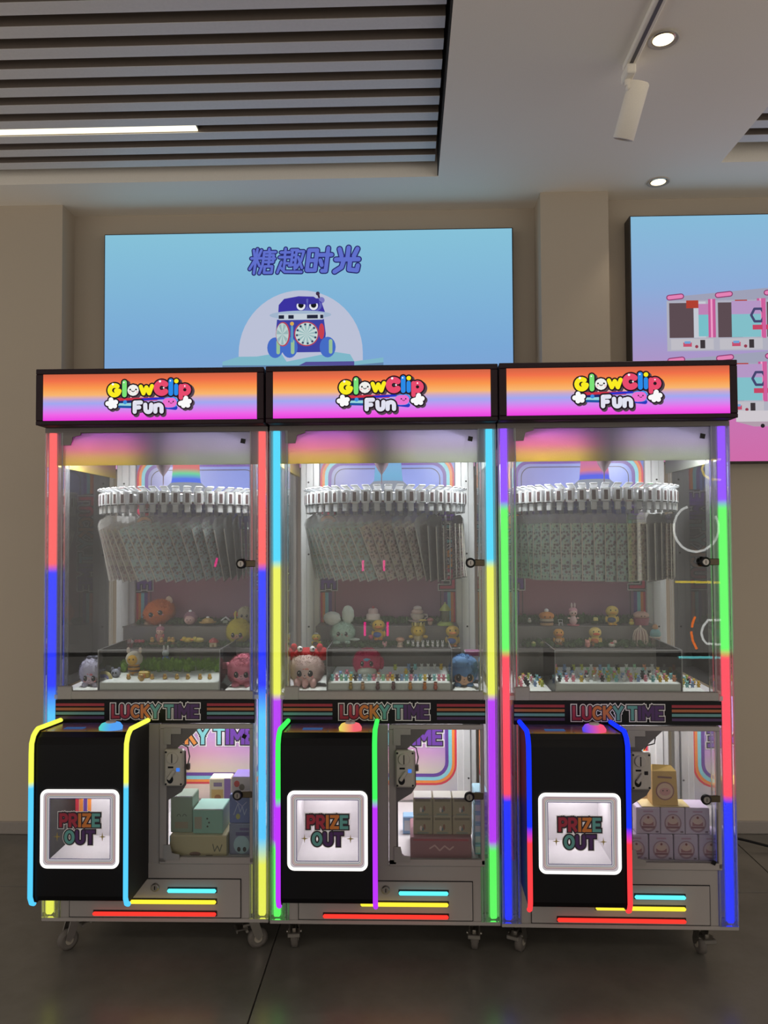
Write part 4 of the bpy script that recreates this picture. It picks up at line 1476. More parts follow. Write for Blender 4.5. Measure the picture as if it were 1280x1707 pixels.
plush('pink plush with a paler pink face in the front right corner of the left machine', 0, .276, .125, .906, .112, .112, (206, 122, 140), (214, 160, 172),
      [ear(-1, 0, 0, .058, .072, .014, .012, (200, 126, 140)), ('embroidery', [('t', [(-.018, -.030, .100), (-.01, -.033, .103), (-.004, -.034, .099), (.004, -.034, .104), (.012, -.033, .099), (.02, -.030, .102)], .0015, V((120, 40, 60)))])], .40)
plush('yellow green plush with a thin antenna at the right of the lower step', 0, .197, .41, ZA+.012, .096, .096, (200, 186, 62), (206, 160, 130),
      [('antenna', [('t', [(-.012, 0, .090), (-.014, 0, .115), (-.010, 0, .126)], .004, FU((206, 196, 90)))]), ('ear', [('e', (.048, .0, .045), (.006, .014, .018), V((210, 90, 40)))])], .36, feet=False)
plush('small cream plush with an orange bow at the right of the upper step', 0, .196, .545, ZB+.004, .066, .068, (196, 190, 160), (200, 190, 168),
      [('bow', [('e', (-.036, -.01, .038), (.012, .006, .010), V((200, 100, 50)))]), ear(1, 0, 0, .028, .058, .010, .012, (120, 130, 110))], .46, feet=False)
toy('hooded_figure', 'mauve hooded baby figure with a white tip on the upper left machine step', 'figurine', 'figurines in the left case', 0, -.019, .50, ZB+.002, [
    ('hood', [('e', (0, .004, .028), (.028, .022, .028), V((140, 96, 112)))]), ('face', [('e', (0, -.012, .022), (.021, .014, .018), V((206, 166, 162)))]), ('tip', [('e', (0, 0, .056), (.007, .006, .006), M_ewhite)]),
    ('eye', [('e', (-.007, -.0255, .024), (.0022, .0015, .002), M_eye)]), ('eye', [('e', (.007, -.0255, .024), (.0022, .0015, .002), M_eye)]), ('mouth', [('t', [(-.004, -.0265, .016), (.004, -.0265, .016)], .0008, V((120, 60, 60)))])])
toy('straw_hat', 'small yellow straw hat with a white knob on the upper step', 'hat', None, 0, .052, .50, ZB+.012, [
    ('brim', [('l', [(.034, 0), (.036, .003), (.024, .006)], V((178, 142, 70)))]), ('crown', [('l', [(.024, .006), (.020, .014), (.008, .018)], V((190, 156, 84)))]), ('knob', [('e', (0, 0, .021), (.007, .006, .004), M_ewhite)])])
toy('toy_roof', 'tiny white gabled toy roof on the upper step of the left machine', 'toy house', None, 0, .125, .50, ZB+.010, [
    ('wall', [('b', (-.010, .010, -.008, .008, 0, .012), V((140, 150, 130)))]), ('roof', [('t', [(-.018, -.004, .010), (0, -.004, .024), (.018, -.004, .010)], .003, M_ewhite), ('t', [(-.018, .004, .010), (0, .004, .024), (.018, .004, .010)], .003, M_ewhite)])])
toy('girl_figure', 'slim pink figure in a pointed hood standing on the wooden plate', 'figurine', 'figurines in the left case', 0, -.112, .405, ZA+.020, [
    ('dress', [('l', [(.011, 0), (.015, .008), (.009, .030)], V((186, 130, 124)))]), ('head', [('e', (0, 0, .040), (.015, .013, .014), V((220, 180, 168)))]), ('hood', [('e', (0, .003, .047), (.017, .015, .014), V((170, 110, 128))), ('e', (0, 0, .062), (.005, .005, .006), V((206, 176, 176)))]),
    ('eye', [('e', (-.005, -.013, .040), (.002, .001, .002), M_eye)]), ('eye', [('e', (.005, -.013, .040), (.002, .001, .002), M_eye)]), ('arm', [('e', (-.014, -.002, .022), (.004, .004, .009), V((190, 90, 96)))]), ('arm', [('e', (.014, -.002, .022), (.004, .004, .009), V((190, 90, 96)))])])
toy('wooden_plate', 'oval wooden plate of small chicks on the lower step', 'plate', None, 0, -.098, .395, ZA+.010, [('board', [('e', (0, 0, .004), (.058, .022, .005), mat('oak_plate', (142, 104, 62), .6))])])

def chick(m, x, y, z, s, body, label, group, beak=(210, 90, 40), cat='figurine', rz=0.0, vest=None):
    parts = [('body', [('e', (0, 0, .36*s), (.42*s, .36*s, .36*s), V(body))]), ('head', [('e', (0, -.04*s, .80*s), (.33*s, .30*s, .28*s), V(body))]), ('beak', [('e', (0, -.36*s, .74*s), (.16*s, .12*s, .06*s), V(beak))]),
             ('eye', [('e', (-.14*s, -.30*s, .88*s), (.05*s, .03*s, .06*s), M_eye)]), ('eye', [('e', (.14*s, -.30*s, .88*s), (.05*s, .03*s, .06*s), M_eye)])]
    if s > .03:
        for q_ in (-1, 1):
            parts.append(('wing', [('e', (q_*.42*s, -.02*s, .38*s), (.10*s, .18*s, .22*s), V(vest or body))]))
            parts.append(('foot', [('e', (q_*.18*s, -.16*s, .05*s), (.16*s, .22*s, .06*s), V(beak))]))
        if vest:
            parts.append(('vest', [('e', (0, -.03*s, .34*s), (.40*s, .37*s, .27*s), V(vest))]))
    return toy('chick_figure', label, cat, group, m, x, y, z, parts, rz)
GC = 'tiny chicks on the wooden plate'
for i, (x, y) in enumerate([(-.138, .388), (-.098, .378), (-.072, .392), (-.056, .386)]):
    chick(0, x, y, ZA+.0185, .020, (208, 168, 84), ['leftmost', 'front', 'third', 'rightmost'][i]+' tiny yellow chick on the wooden plate', GC)
GS = 'tiny chicks in a row on the white foam'
for i, u in enumerate((218, 237, 257, 278, 298, 316, 336, 352)):
    x = -.118+(u-218)*.00213
    chick(0, x, .075, .938, .019, (206, 170, 84), '%s tiny yellow chick from the left in the row on white foam' % ORD[i], GS, (196, 70, 50))
chick(0, -.062, .045, .938, .022, (206, 170, 90), 'tiny yellow chick with a pink bonnet in front of the chick row', None, (210, 150, 150), vest=(214, 140, 150))
toy('toy_cheese', 'yellow cheese shaped block with an orange door behind the chick row', 'toy block', None, 0, -.072, .105, .938, [('block', [('b', (-.019, .019, -.010, .010, 0, .024), V((206, 176, 56)), .004)]), ('door', [('b', (-.006, .006, -.012, -.009, .002, .016), V((190, 110, 40)), .001)])])
toy('rabbit_figure', 'small blue and white rabbit standing behind the moss of the left machine', 'figurine', 'figurines in the left case', 0, -.072, .350, .938, [
    ('body', [('e', (0, 0, .022), (.015, .012, .022), V((96, 126, 178)))]), ('head', [('e', (0, -.002, .050), (.014, .012, .013), V((190, 196, 200)))]), ('ear', [('e', (-.008, 0, .068), (.004, .003, .013), V((190, 196, 190)))]), ('ear', [('e', (.008, 0, .068), (.004, .003, .013), V((190, 196, 190)))])])
for i, (x, c_) in enumerate([(.003, (206, 180, 60)), (.045, (200, 184, 80))]):
    toy('toy_duckling', 'yellow duckling lying %s on the lower step' % ('flat' if i == 0 else 'with a pale wing'), 'figurine', 'ducklings lying on the lower step', 0, x, .390, ZA+.018, [
        ('body', [('e', (0, 0, .010), (.022, .014, .010), V(c_))]), ('head', [('e', (-.014, -.006, .014), (.010, .010, .010), V(c_))]), ('beak', [('e', (-.022, -.014, .012), (.006, .004, .003), V((210, 130, 60)))]), ('wing', [('e', (.010, -.008, .013), (.012, .006, .006), V((214, 200, 120) if i else (190, 160, 50)))])])
def toy_house(m, x, y, z, s, wall, roof, label):
    toy('toy_house', label, 'toy house', None, m, x, y, z, [
        ('wall', [('b', (-.4*s, .4*s, -.3*s, .3*s, 0, .55*s), V(wall), .002)]), ('roof', [('l', [(.56*s, .52*s), (.45*s, .78*s), (.12*s, 1.0*s)], V(roof))]), ('door', [('b', (-.12*s, .12*s, -.32*s, -.29*s, .02*s, .32*s), V((150, 120, 70)), .001)])])
toy_house(0, .107, .375, ZA+.003, .035, (206, 190, 156), (176, 66, 66), 'tiny cream toy house with a red roof on the lower step')
def cupcake(m, x, y, z, s, cup, cream, label, cat='toy cake'):
    toy('toy_cupcake', label, cat, None, m, x, y, z, [('cup', [('l', [(.34*s, 0), (.46*s, .45*s)], V(cup))]), ('cream', [('e', (0, 0, .55*s), (.48*s, .46*s, .28*s), V(cream)), ('e', (0, 0, .78*s), (.28*s, .28*s, .2*s), V(cream))])])
cupcake(0, -.223, .375, ZA+.002, .036, (170, 90, 100), (206, 190, 186), 'pink toy cupcake with white cream at the left end of the lower step')
toy('toy_caterpillar', 'row of red bead segments lying on the lower step', 'figurine', None, 0, -.187, .385, ZA+.017, [('segment', [('e', ((i-1)*.013, 0, .007), (.008, .008, .007), V((168, 60, 74)))]) for i in range(3)])

# middle machine
plush('big cream pink plush with shaggy fur wearing a red crab hat', 1, -.276, .130, .906, .124, .118, (214, 190, 184), (222, 178, 166),
      [('crab_hat', [('e', (0, .012, .112), (.052, .034, .022), FU((176, 34, 40)))])] +
      [('crab_claw', [('e', (s*.056, .008, .112), (.020, .014, .024), FU((180, 36, 42)), .05, 80), ('e', (s*.046, .006, .135), (.012, .010, .014), FU((180, 36, 42)))]) for s in (-1, 1)] +
      [('crab_eye', [('e', (s*.022, -.012, .132), (.010, .009, .010), M_ewhite), ('e', (s*.022+.004, -.020, .133), (.004, .003, .004), M_eye)]) for s in (-1, 1)] +
      [('fur_paw', [('e', (x, -.042, .018), (.012, .014, .018), FU((206, 164, 160)), .08, 90)]) for x in (-.028, 0, .028)], .42, brow=(220, 150, 140), rough=.08, feet=False)
plush('mint green bunny plush with white puff ears on the lower step', 1, -.170, .405, ZA+.012, .094, .084, (176, 204, 190), (214, 160, 150),
      [('ear', [('e', (-.042, .0, .098), (.034, .020, .026), FU((206, 210, 204)), .08, 80)]), ('ear', [('e', (.020, .0, .112), (.024, .018, .036), FU((206, 216, 206)), .08, 80)]), ('arm', [('e', (.048, -.02, .018), (.020, .008, .006), FU((190, 206, 196)))])], .48, rough=.05)
plush('magenta pink plush with a white belly standing in the acrylic tray', 1, -.062, .150, .938, .100, .098, (196, 66, 104), (206, 196, 190),
      [('belly', [('e', (0, -.022, .020), (.034, .026, .022), FU((196, 200, 190)))]), ('wing', [('e', (.050, 0, .045), (.010, .02, .022), FU((170, 50, 80)))])], .48, brow=(110, 170, 200), feet=False, rough=.07)
plush('blue plush with a curly quiff and wide beige face in the right corner', 1, .277, .130, .906, .100, .112, (92, 130, 176), (206, 168, 140),
      [('quiff', [('e', (-.012, -.020, .086), (.034, .024, .020), FU((100, 140, 186)), .10, 90), ('e', (.022, -.014, .080), (.026, .022, .024), FU((92, 130, 178)), .10, 90)])], .30, sc=1.25, rough=.10)
GD = 'duck figures in the glass cases'
def duck(m, x, y, z, s, label, body=(214, 178, 62), vest=(56, 96, 176), beak=(206, 120, 44), hat=None, extra=()):
    parts = [('body', [('e', (0, 0, .26*s), (.28*s, .24*s, .27*s), V(body))]), ('head', [('e', (0, -.02*s, .72*s), (.33*s, .29*s, .28*s), V(body))]), ('beak', [('e', (0, -.29*s, .66*s), (.19*s, .12*s, .07*s), V(beak))]),
             ('vest', [('e', (-.02*s, -.05*s, .27*s), (.25*s, .215*s, .20*s), V(vest))])]
    for q_ in (-1, 1):
        parts += [('eye', [('e', (q_*.13*s, -.275*s, .79*s), (.035*s, .02*s, .045*s), M_eye)]), ('wing', [('e', (q_*.29*s, 0, .30*s), (.07*s, .12*s, .16*s), V(body))]), ('foot', [('e', (q_*.12*s, -.14*s, .04*s), (.11*s, .16*s, .05*s), V(beak))])]
    if hat:
        parts.append(('hat', [('e', (0, 0, .99*s), (.16*s, .15*s, .08*s), V(hat))]))
    toy('duck_figure', label, 'figurine', GD, m, x, y, z, parts+list(extra))
duck(1, -.032, .42, ZA+.024, .078, 'yellow duck with a blue front standing on moss left of the lion', extra=[('ball', [('e', (-.030, -.012, .012), (.010, .010, .010), V((190, 80, 110)))])])
duck(1, .255, .39, ZA+.003, .080, 'yellow duck in a blue vest at the right end of the lower step', (212, 176, 70))
duck(1, -.272, .385, ZA+.001, .052, 'small yellow duck with a white cap behind the crab hat', (206, 184, 70), (90, 70, 60), hat=(200, 200, 200))
toy('lion_figure', 'yellow lion figure with a striped crown on the middle machine step', 'figurine', None, 1, .123, .405, ZA+.012, [
    ('body', [('e', (0, 0, .020), (.018, .016, .022), V((190, 176, 130)))]), ('mane', [('e', (0, .004, .050), (.029, .018, .028), V((186, 160, 40)))]), ('face', [('e', (0, -.014, .048), (.020, .012, .018), V((214, 180, 40)))]),
    ('crown', [('b', (-.026+i*.011, -.018+i*.011, -.014, .002, .068, .082), V((210, 196, 120) if i % 2 else (140, 130, 40)), .002) for i in range(5)]), ('feather', [('e', (.018, 0, .090), (.016, .004, .004), V((200, 180, 90)))]),
    ('arm', [('e', (-.028, -.004, .026), (.010, .008, .007), V((206, 170, 50)))]), ('arm', [('e', (.028, -.004, .026), (.010, .008, .007), V((206, 170, 50)))]), ('eye', [('e', (-.007, -.025, .052), (.002, .001, .003), M_eye)]), ('eye', [('e', (.007, -.025, .052), (.002, .001, .003), M_eye)])])
toy('cake_stand', 'tiered white and pink toy cake on a green stand', 'toy cake', None, 1, -.056, .505, ZB+.002, [
    ('stand', [('l', [(.016, 0), (.008, .012), (.036, .018), (.036, .022)], V((150, 160, 120)))]), ('tier', [('l', [(.028, .022), (.027, .042), (.022, .045)], V((214, 200, 190)))]), ('tier', [('l', [(.020, .045), (.019, .062), (.012, .066)], V((206, 180, 176)))]),
    ('berry', [('e', (0, 0, .070), (.006, .006, .006), V((180, 60, 70)))])])
toy('toy_teacup', 'white toy teacup piled with cake on a saucer', 'toy cup', None, 1, .122, .505, ZB+.012, [
    ('saucer', [('l', [(.014, 0), (.038, .006), (.038, .008)], V((206, 190, 180)))]), ('cup', [('l', [(.014, .008), (.026, .020), (.028, .034)], V((214, 204, 196)))]), ('handle', [('t', [(.026, 0, .030), (.038, 0, .030), (.040, 0, .020), (.028, 0, .014)], .003, V((214, 204, 196)))]),
    ('cake', [('e', (0, 0, .042), (.024, .022, .012), V((206, 180, 170))), ('e', (0, 0, .056), (.018, .018, .010), V((214, 200, 196)))])])
toy('toy_lantern', 'pale green toy lantern with clear sides and a broad base', 'toy lantern', None, 1, .232, .490, ZB+.002, [
    ('base', [('l', [(.034, 0), (.034, .004), (.022, .014)], V((168, 190, 96)))]), ('case', [('l', [(.017, .014), (.017, .058)], glass_mat('green_clear', (.7, .8, .55), 1.4, haze=.25, hazecol=(.5, .6, .3)))]), ('roof', [('l', [(.024, .058), (.020, .066), (.006, .084)], V((176, 186, 90)))]), ('finial', [('e', (0, 0, .087), (.004, .004, .005), V((206, 206, 150)))])])
toy('toy_mushroom', 'small tan toy mushroom with a pale stem', 'toy mushroom', None, 1, .053, .378, ZA+.002, [('stem', [('l', [(.012, 0), (.009, .024)], V((206, 184, 166)))]), ('cap', [('e', (0, 0, .028), (.017, .016, .011), V((186, 140, 112)))])])
toy('toy_mushroom', 'red capped toy mushroom with a round face by the lantern', 'toy mushroom', None, 1, .172, .487, ZB+.002, [('stem', [('e', (0, 0, .010), (.010, .009, .011), V((214, 180, 166)))]), ('cap', [('e', (0, .001, .021), (.014, .013, .009), V((186, 120, 116)))])])
toy('pig_figure', 'tiny pink pig on the edge of the lower step', 'figurine', None, 1, -.007, .375, ZA+.002, [('body', [('e', (0, 0, .009), (.010, .009, .009), V((214, 160, 160)))]), ('snout', [('e', (0, -.009, .010), (.004, .002, .003), V((226, 150, 156)))]), ('ear', [('e', (-.006, 0, .018), (.003, .002, .004), V((206, 140, 146)))]), ('ear', [('e', (.006, 0, .018), (.003, .002, .004), V((206, 140, 146)))])])

def small_bear_mesh(col, clear):
    mb = MB()
    mt = V(col)
    for c_, r in (((0, 0, .008), (.0055, .0045, .007)), ((0, -.0005, .0175), (.0052, .0045, .0046)), ((-.0042, 0, .0218), (.0018, .0014, .0018)), ((.0042, 0, .0218), (.0018, .0014, .0018)),
                  ((-.0062, -.001, .0105), (.0018, .002, .0034)), ((.0062, -.001, .0105), (.0018, .002, .0034)), ((-.003, -.0022, .0024), (.0024, .0034, .0024)), ((.003, -.0022, .0024), (.0024, .0034, .0024))):
        mb.ell(c_, r, mt, 10, 7)
    return mb.mesh('bear_figurine')
BC = {'yellow': (214, 180, 50), 'black': (28, 28, 32), 'pink': (220, 130, 150), 'aqua': (130, 196, 196), 'white': (216, 218, 214), 'blue': (130, 160, 200), 'mint': (150, 200, 160), 'peach': (220, 150, 110), 'lime': (180, 190, 80)}
BM = {k: small_bear_mesh(v, 0) for k, v in BC.items()}
ORDB = ORD + [w_+'th' for w_ in 'twentie twenty-fir twenty-secon twenty-thi twenty-four twenty-fif twenty-six'.split()]
ORDB[19:23] = ['twentieth', 'twenty-first', 'twenty-second', 'twenty-third']
def bear(m, x, y, z, col, n, where, rz=0.0):
    o = bpy.data.objects.new('bear_figurine', BM[col])
    C.objects.link(o)
    o.location = W(m, x, y, z)
    o.rotation_euler = (0, 0, rz)
    tag(o, 'tiny %s bear, %s from left in %s' % (col, ORDB[n], where), 'figurine', 'tiny bear figurines in the %s case' % SIDE[m])
row = 'aqua pink mint aqua yellow black blue white aqua pink white mint peach yellow black blue aqua pink blue aqua yellow black aqua pink pink mint'.split()
for i, c_ in enumerate(row):
    bear(1, -.178+i*(.398/(len(row)-1)), .055, .938, c_, i, 'the middle tray front row', random.uniform(-.3, .3))
for i, c_ in enumerate('blue aqua white white white yellow'.split()):
    bear(1, .085+i*.024, .27, .938, c_, i, 'the middle tray back row')
for i, (x, y, c_) in enumerate(sorted(((.035, .26, 'lime'), (.075, .17, 'yellow'), (.095, .19, 'black'), (-.155, .12, 'blue'), (-.135, .15, 'pink'), (-.115, .11, 'aqua'), (.02, .10, 'pink'), (-.02, .09, 'peach')))):
    bear(1, x, y, .938, c_, i, 'the loose group behind the middle tray front row')
for i in range(8):
    o = toy('rabbit_figurine', '%s tiny white rabbit from the left in the row on the lower step' % ORD[i], 'figurine', 'white rabbits in a row on the lower step', 1, .083+i*.019, .374, ZA+.001, [
        ('body', [('e', (0, 0, .007), (.006, .005, .007), M_ewhite)]), ('head', [('e', (0, 0, .016), (.005, .005, .005), M_ewhite)]), ('ear', [('e', (-.003, 0, .023), (.0015, .001, .005), M_ewhite)]), ('ear', [('e', (.003, 0, .023), (.0015, .001, .005), M_ewhite)])])
for i, (u, c_) in enumerate(((585, (170, 150, 80)), (605, (200, 160, 120)), (630, (110, 80, 80)), (656, (110, 76, 80)), (684, (206, 150, 80)), (708, (200, 120, 50)), (726, (196, 110, 90)))):
    x = -.112+(u-585)*.002035
    parts = [('body', [('e', (0, 0, .009), (.007, .005, .009), V(c_))]), ('head', [('e', (0, 0, .021), (.006, .005, .006), V(tuple(min(255, q_+24) for q_ in c_)))]), ('hair', [('e', (0, .001, .026), (.006, .005, .003), V(tuple(int(q_*.6) for q_ in c_)))])]
    toy('small_figurine', '%s small figurine from the left along the foot of the middle tray' % ORD[i], 'figurine', 'small figurines along the foot of the tray', 1, x, .0175, .914, parts)

# right machine
toy('burger_figure', 'burger shaped figure with an orange bun and white knob', 'figurine', 'figurines in the right case', 2, -.144, .495, ZB+.002, [
    ('base', [('l', [(.026, 0), (.028, .006), (.026, .010)], V((190, 150, 110)))]), ('body', [('e', (0, 0, .020), (.028, .024, .016), V((190, 176, 150)))]), ('bun', [('e', (0, 0, .036), (.031, .027, .017), V((214, 140, 66)))]), ('knob', [('e', (0, 0, .057), (.009, .008, .008), M_ewhite)]),
    ('eye', [('e', (-.010, -.025, .034), (.0025, .002, .003), M_eye)]), ('eye', [('e', (.010, -.025, .034), (.0025, .002, .003), M_eye)]), ('strap', [('l', [(.0265, .012), (.0275, .016)], V((60, 50, 50)))])])
toy('rabbit_girl_figure', 'slim pink rabbit girl standing on a pink disc', 'figurine', 'figurines in the right case', 2, -.040, .490, ZB+.002, [
    ('stand', [('l', [(.024, 0), (.024, .003)], V((206, 120, 130)))]), ('dress', [('l', [(.009, .003), (.017, .016), (.008, .036)], V((206, 176, 176)))]), ('head', [('e', (0, 0, .048), (.016, .014, .014), V((220, 184, 176)))]), ('hair', [('e', (0, .004, .056), (.018, .014, .014), V((206, 150, 160)))]),
    ('ear', [('e', (-.006, 0, .078), (.004, .003, .011), V((214, 190, 190)))]), ('ear', [('e', (.006, 0, .078), (.004, .003, .011), V((214, 190, 190)))]), ('eye', [('e', (-.006, -.013, .048), (.0025, .0015, .003), M_eye)]), ('eye', [('e', (.006, -.013, .048), (.0025, .0015, .003), M_eye)]),
    ('arm', [('e', (-.017, -.003, .028), (.006, .004, .004), V((220, 184, 176)))]), ('arm', [('e', (.017, -.003, .028), (.006, .004, .004), V((220, 184, 176)))])])
duck(2, .113, .495, ZB+.002, .076, 'yellow duck in a dark blue jacket on the upper right machine step', (214, 186, 90), (50, 72, 104), (206, 150, 40))
toy('round_tub', 'pink round tub with a cream dome lid on the upper step', 'toy cake', None, 2, .228, .500, ZB+.002, [('tub', [('l', [(.028, 0), (.031, .028)], V((156, 84, 100)))]), ('lid', [('e', (0, 0, .038), (.031, .028, .016), V((206, 166, 150)))]), ('face', [('e', (-.006, -.027, .036), (.003, .002, .002), M_eye), ('e', (.006, -.027, .036), (.003, .002, .002), M_eye)])])
duck(2, -.115, .400, ZA+.008, .062, 'seated orange yellow duck with a pale bib on the lower step', (210, 150, 56), (214, 180, 150), (200, 110, 40))
duck(2, .024, .400, ZA+.004, .072, 'pale yellow duck with an orange bib in the middle of the lower step', (214, 190, 110), (200, 110, 60), (196, 80, 30))
toy('pig_figure', 'small pink pig leaning against the pale yellow duck', 'figurine', 'figurines in the right case', 2, -.010, .376, ZA+.001, [('body', [('e', (0, 0, .012), (.011, .010, .012), V((206, 140, 130)))]), ('head', [('e', (-.002, -.006, .022), (.009, .008, .008), V((214, 150, 140)))]), ('ear', [('e', (-.008, -.004, .029), (.003, .002, .004), V((206, 140, 130)))]), ('ear', [('e', (.004, -.004, .029), (.003, .002, .004), V((206, 140, 130)))])])
toy('cow_figure', 'tiny white cow with a red saddle on the lower step', 'figurine', 'figurines in the right case', 2, .082, .378, ZA+.001, [('body', [('e', (0, 0, .010), (.014, .009, .009), V((206, 200, 190)))]), ('head', [('e', (.010, -.004, .022), (.008, .007, .007), V((206, 186, 176)))]), ('saddle', [('e', (0, 0, .016), (.008, .008, .005), V((176, 70, 70)))]), ('horn', [('e', (.006, -.004, .030), (.002, .002, .004), V((110, 90, 80)))]), ('horn', [('e', (.014, -.004, .030), (.002, .002, .004), V((110, 90, 80)))])])
toy('birdcage', 'cream domed birdcage with thin bars on the lower step', 'toy birdcage', None, 2, .200, .415, ZA+.004, [
    ('base', [('l', [(.030, 0), (.032, .006), (.029, .010)], V((206, 180, 170)))]), ('body', [('l', [(.026, .010), (.026, .036), (.020, .054), (.008, .066)], V((150, 120, 112)))]),
    ('bars', [('t', [(.0275*math.cos(a), .0275*math.sin(a), .008), (.0275*math.cos(a), .0275*math.sin(a), .036), (.021*math.cos(a), .021*math.sin(a), .056), (.006*math.cos(a), .006*math.sin(a), .068)], .0018, V((214, 196, 180))) for a in [2*PI*i/14 for i in range(14)]]), ('finial', [('e', (0, 0, .072), (.005, .005, .006), V((214, 196, 180)))])])
toy('balloon_figure', 'figure with a brown bun under a teal balloon dome beside the birdcage', 'figurine', 'figurines in the right case', 2, .255, .410, ZA+.004, [
    ('base', [('l', [(.018, 0), (.016, .030)], V((130, 90, 84)))]), ('dome', [('e', (0, 0, .045), (.021, .019, .020), V((120, 166, 170)))]), ('frill', [('l', [(.022, .030), (.023, .035)], V((214, 200, 186)))]), ('bun', [('e', (0, 0, .070), (.011, .010, .012), V((190, 140, 96)))])])
for i, x in enumerate((-.215, -.180)):
    toy('toy_egg', '%s green egg with a yellow top on the lower right machine step' % ('left' if i == 0 else 'right'), 'toy egg', 'green eggs on the lower step', 2, x, .376, ZA+.002, [('shell', [('e', (0, 0, .011), (.011, .011, .011), V((120, 150, 60)))]), ('top', [('e', (0, -.001, .016), (.0088, .0088, .0072), V((206, 200, 130)))])])
chick(2, .186, .485, ZB+.002, .024, (206, 190, 80), 'tiny yellow chick beside the pink round tub', None)
chick(2, -.212, .49, ZB+.012, .018, (206, 206, 196), 'tiny white chick on the moss at the left end of the upper step', None)
toy('toy_cheese', 'tiny pale yellow block on the moss between rabbit girl and duck', 'toy block', None, 2, .050, .50, ZB+.018, [('block', [('b', (-.009, .009, -.006, .006, 0, .014), V((206, 200, 120)), .003)]), ('rind', [('b', (-.0092, .0092, -.0062, .0062, 0, .003), V((190, 170, 80)), .001)])])
toy('wire_chair', 'tiny white wire chair on the upper step by the burger figure', 'toy chair', None, 2, -.090, .486, ZB+.001, [('seat', [('l', [(.009, .011), (.009, .012)], M_ewhite)])] + [('leg', [('t', [(sx*.007, sy*.007, 0), (sx*.006, sy*.006, .011)], .0009, M_ewhite)]) for sx in (-1, 1) for sy in (-1, 1)] + [('back', [('t', [(-.008, .008, .011), (-.008, .009, .022), (.008, .009, .022), (.008, .008, .011)], .0009, M_ewhite)])])
toy('monkey_figure', 'brown haired doll in a spotted suit near the right glass', 'figurine', 'figurines in the right case', 2, .275, .27, .908, [
    ('body', [('l', [(.010, .010), (.013, .022), (.009, .040)], V((176, 160, 150)))]), ('head', [('e', (0, 0, .054), (.017, .015, .015), V((186, 146, 124)))]), ('hair', [('e', (0, .003, .061), (.020, .017, .014), V((96, 66, 54)))]), ('eye', [('e', (-.006, -.015, .053), (.0025, .0015, .003), M_eye)]), ('eye', [('e', (.006, -.015, .053), (.0025, .0015, .003), M_eye)]),
    ('arm', [('e', (.016, -.004, .034), (.009, .004, .004), V((176, 150, 140)))]), ('arm', [('e', (-.014, -.002, .028), (.004, .004, .009), V((176, 150, 140)))]), ('leg', [('t', [(-.005, 0, 0), (-.005, 0, .012)], .004, V((110, 90, 90)))]), ('leg', [('t', [(.005, 0, 0), (.005, 0, .012)], .004, V((110, 90, 90)))])])
rb = random.Random(11)
cols = list(BC)
for r_, (y, n, x0, x1, pool) in enumerate([(.050, 17, -.178, .205, 'black pink pink yellow white white black lime aqua white pink blue pink aqua yellow yellow peach'.split()), (.092, 17, -.17, .21, None), (.140, 16, -.165, .20, None), (.205, 14, -.16, .20, None), (.27, 12, -.15, .2, None)]):
    for i in range(n):
        c_ = pool[i % len(pool)] if pool else rb.choice(['yellow', 'black', 'pink', 'aqua', 'white', 'white', 'blue', 'mint', 'peach', 'lime'])
        bear(2, x0+(x1-x0)*i/(n-1)+rb.uniform(-.002, .002), y+rb.uniform(-.006, .006), .938, c_, i, 'the %s row of the right tray' % ORD[r_], rb.uniform(-.5, .5))
for k, (x0, x1) in enumerate([(-.310, -.215), (.240, .312)]):
    for i in range(5):
        for j in range(4):
            c_ = rb.choice(['yellow', 'black', 'pink', 'aqua', 'white', 'peach', 'lime', 'blue'])
            y = .11+i*.036
            x = x0+(x1-x0)*(j+.5)/4+rb.uniform(-.003, .003)
            if c_ == 'white' and k: c_ = 'yellow'
            if k == 1 and i > 3:
                continue
            bear(2, x, y+rb.uniform(-.005, .005), .909, c_, j, 'the %s row %s of the right tray' % (ORD[i], ('left', 'right')[k]), rb.uniform(-.6, .6))

# ------------------------------------------------------------------ boxes in the cabinets
def CARD(col):
    return mat('card_%d_%d_%d' % col, col, .4, var=.04)
def carton(name, label, m, x, y, z, w, d, h, col, group=None, top=None, prints=(), wrap=False, rz=0.0, cat='box'):
    r = empty(name, W(m, x, y, z), label, cat, group, MR[m]+rz)
    mb = MB()
    mb.box(-w/2, w/2, 0, d, 0, h, CARD(col), .002)
    mb.build('body', r)
    mb = MB()
    mb.box(-w/2+.002, w/2-.002, .002, d-.002, h, h+.0012, CARD(top or tuple(min(255, q_+18) for q_ in col)), .0005)
    mb.build('lid', r)
    if prints:
        mb = MB()
        for k, p in enumerate(prints):
            if p[0] == 'r':
                _, a, b, c_, e, cl = p
                mb.poly([(a*w, c_*h), (b*w, c_*h), (b*w, e*h), (a*w, e*h)], -.0004-.0002*k, CARD(cl))
            elif p[0] == 'd':
                _, a, b, rx, rz_, cl = p
                mb.disc(a*w, b*h, rx*w, -.0004-.0002*k, CARD(cl), 18, rz_*h)
            elif p[0] == 's':
                _, pts, rr, cl = p
                mb.stroke([(a*w, b*h) for a, b in pts], rr*w, -.0004-.0002*k, CARD(cl))
        mb.build('front_print', r)
    if wrap:
        mb = MB()
        mb.tube([(-w/2+.004, .0, h-.001), (w/2-.004, .0, h-.001)], .0026, glass_mat('shrink_wrap', (.9, .9, .9), 1.5, haze=.4, rough=.15), 6)
        mb.build('shrink_wrap', r)
    return r
Z0 = .341
smile = lambda cx, cz, s, cl: ('s', arc(cx, cz, s, 20, 160, 6), .012, cl)
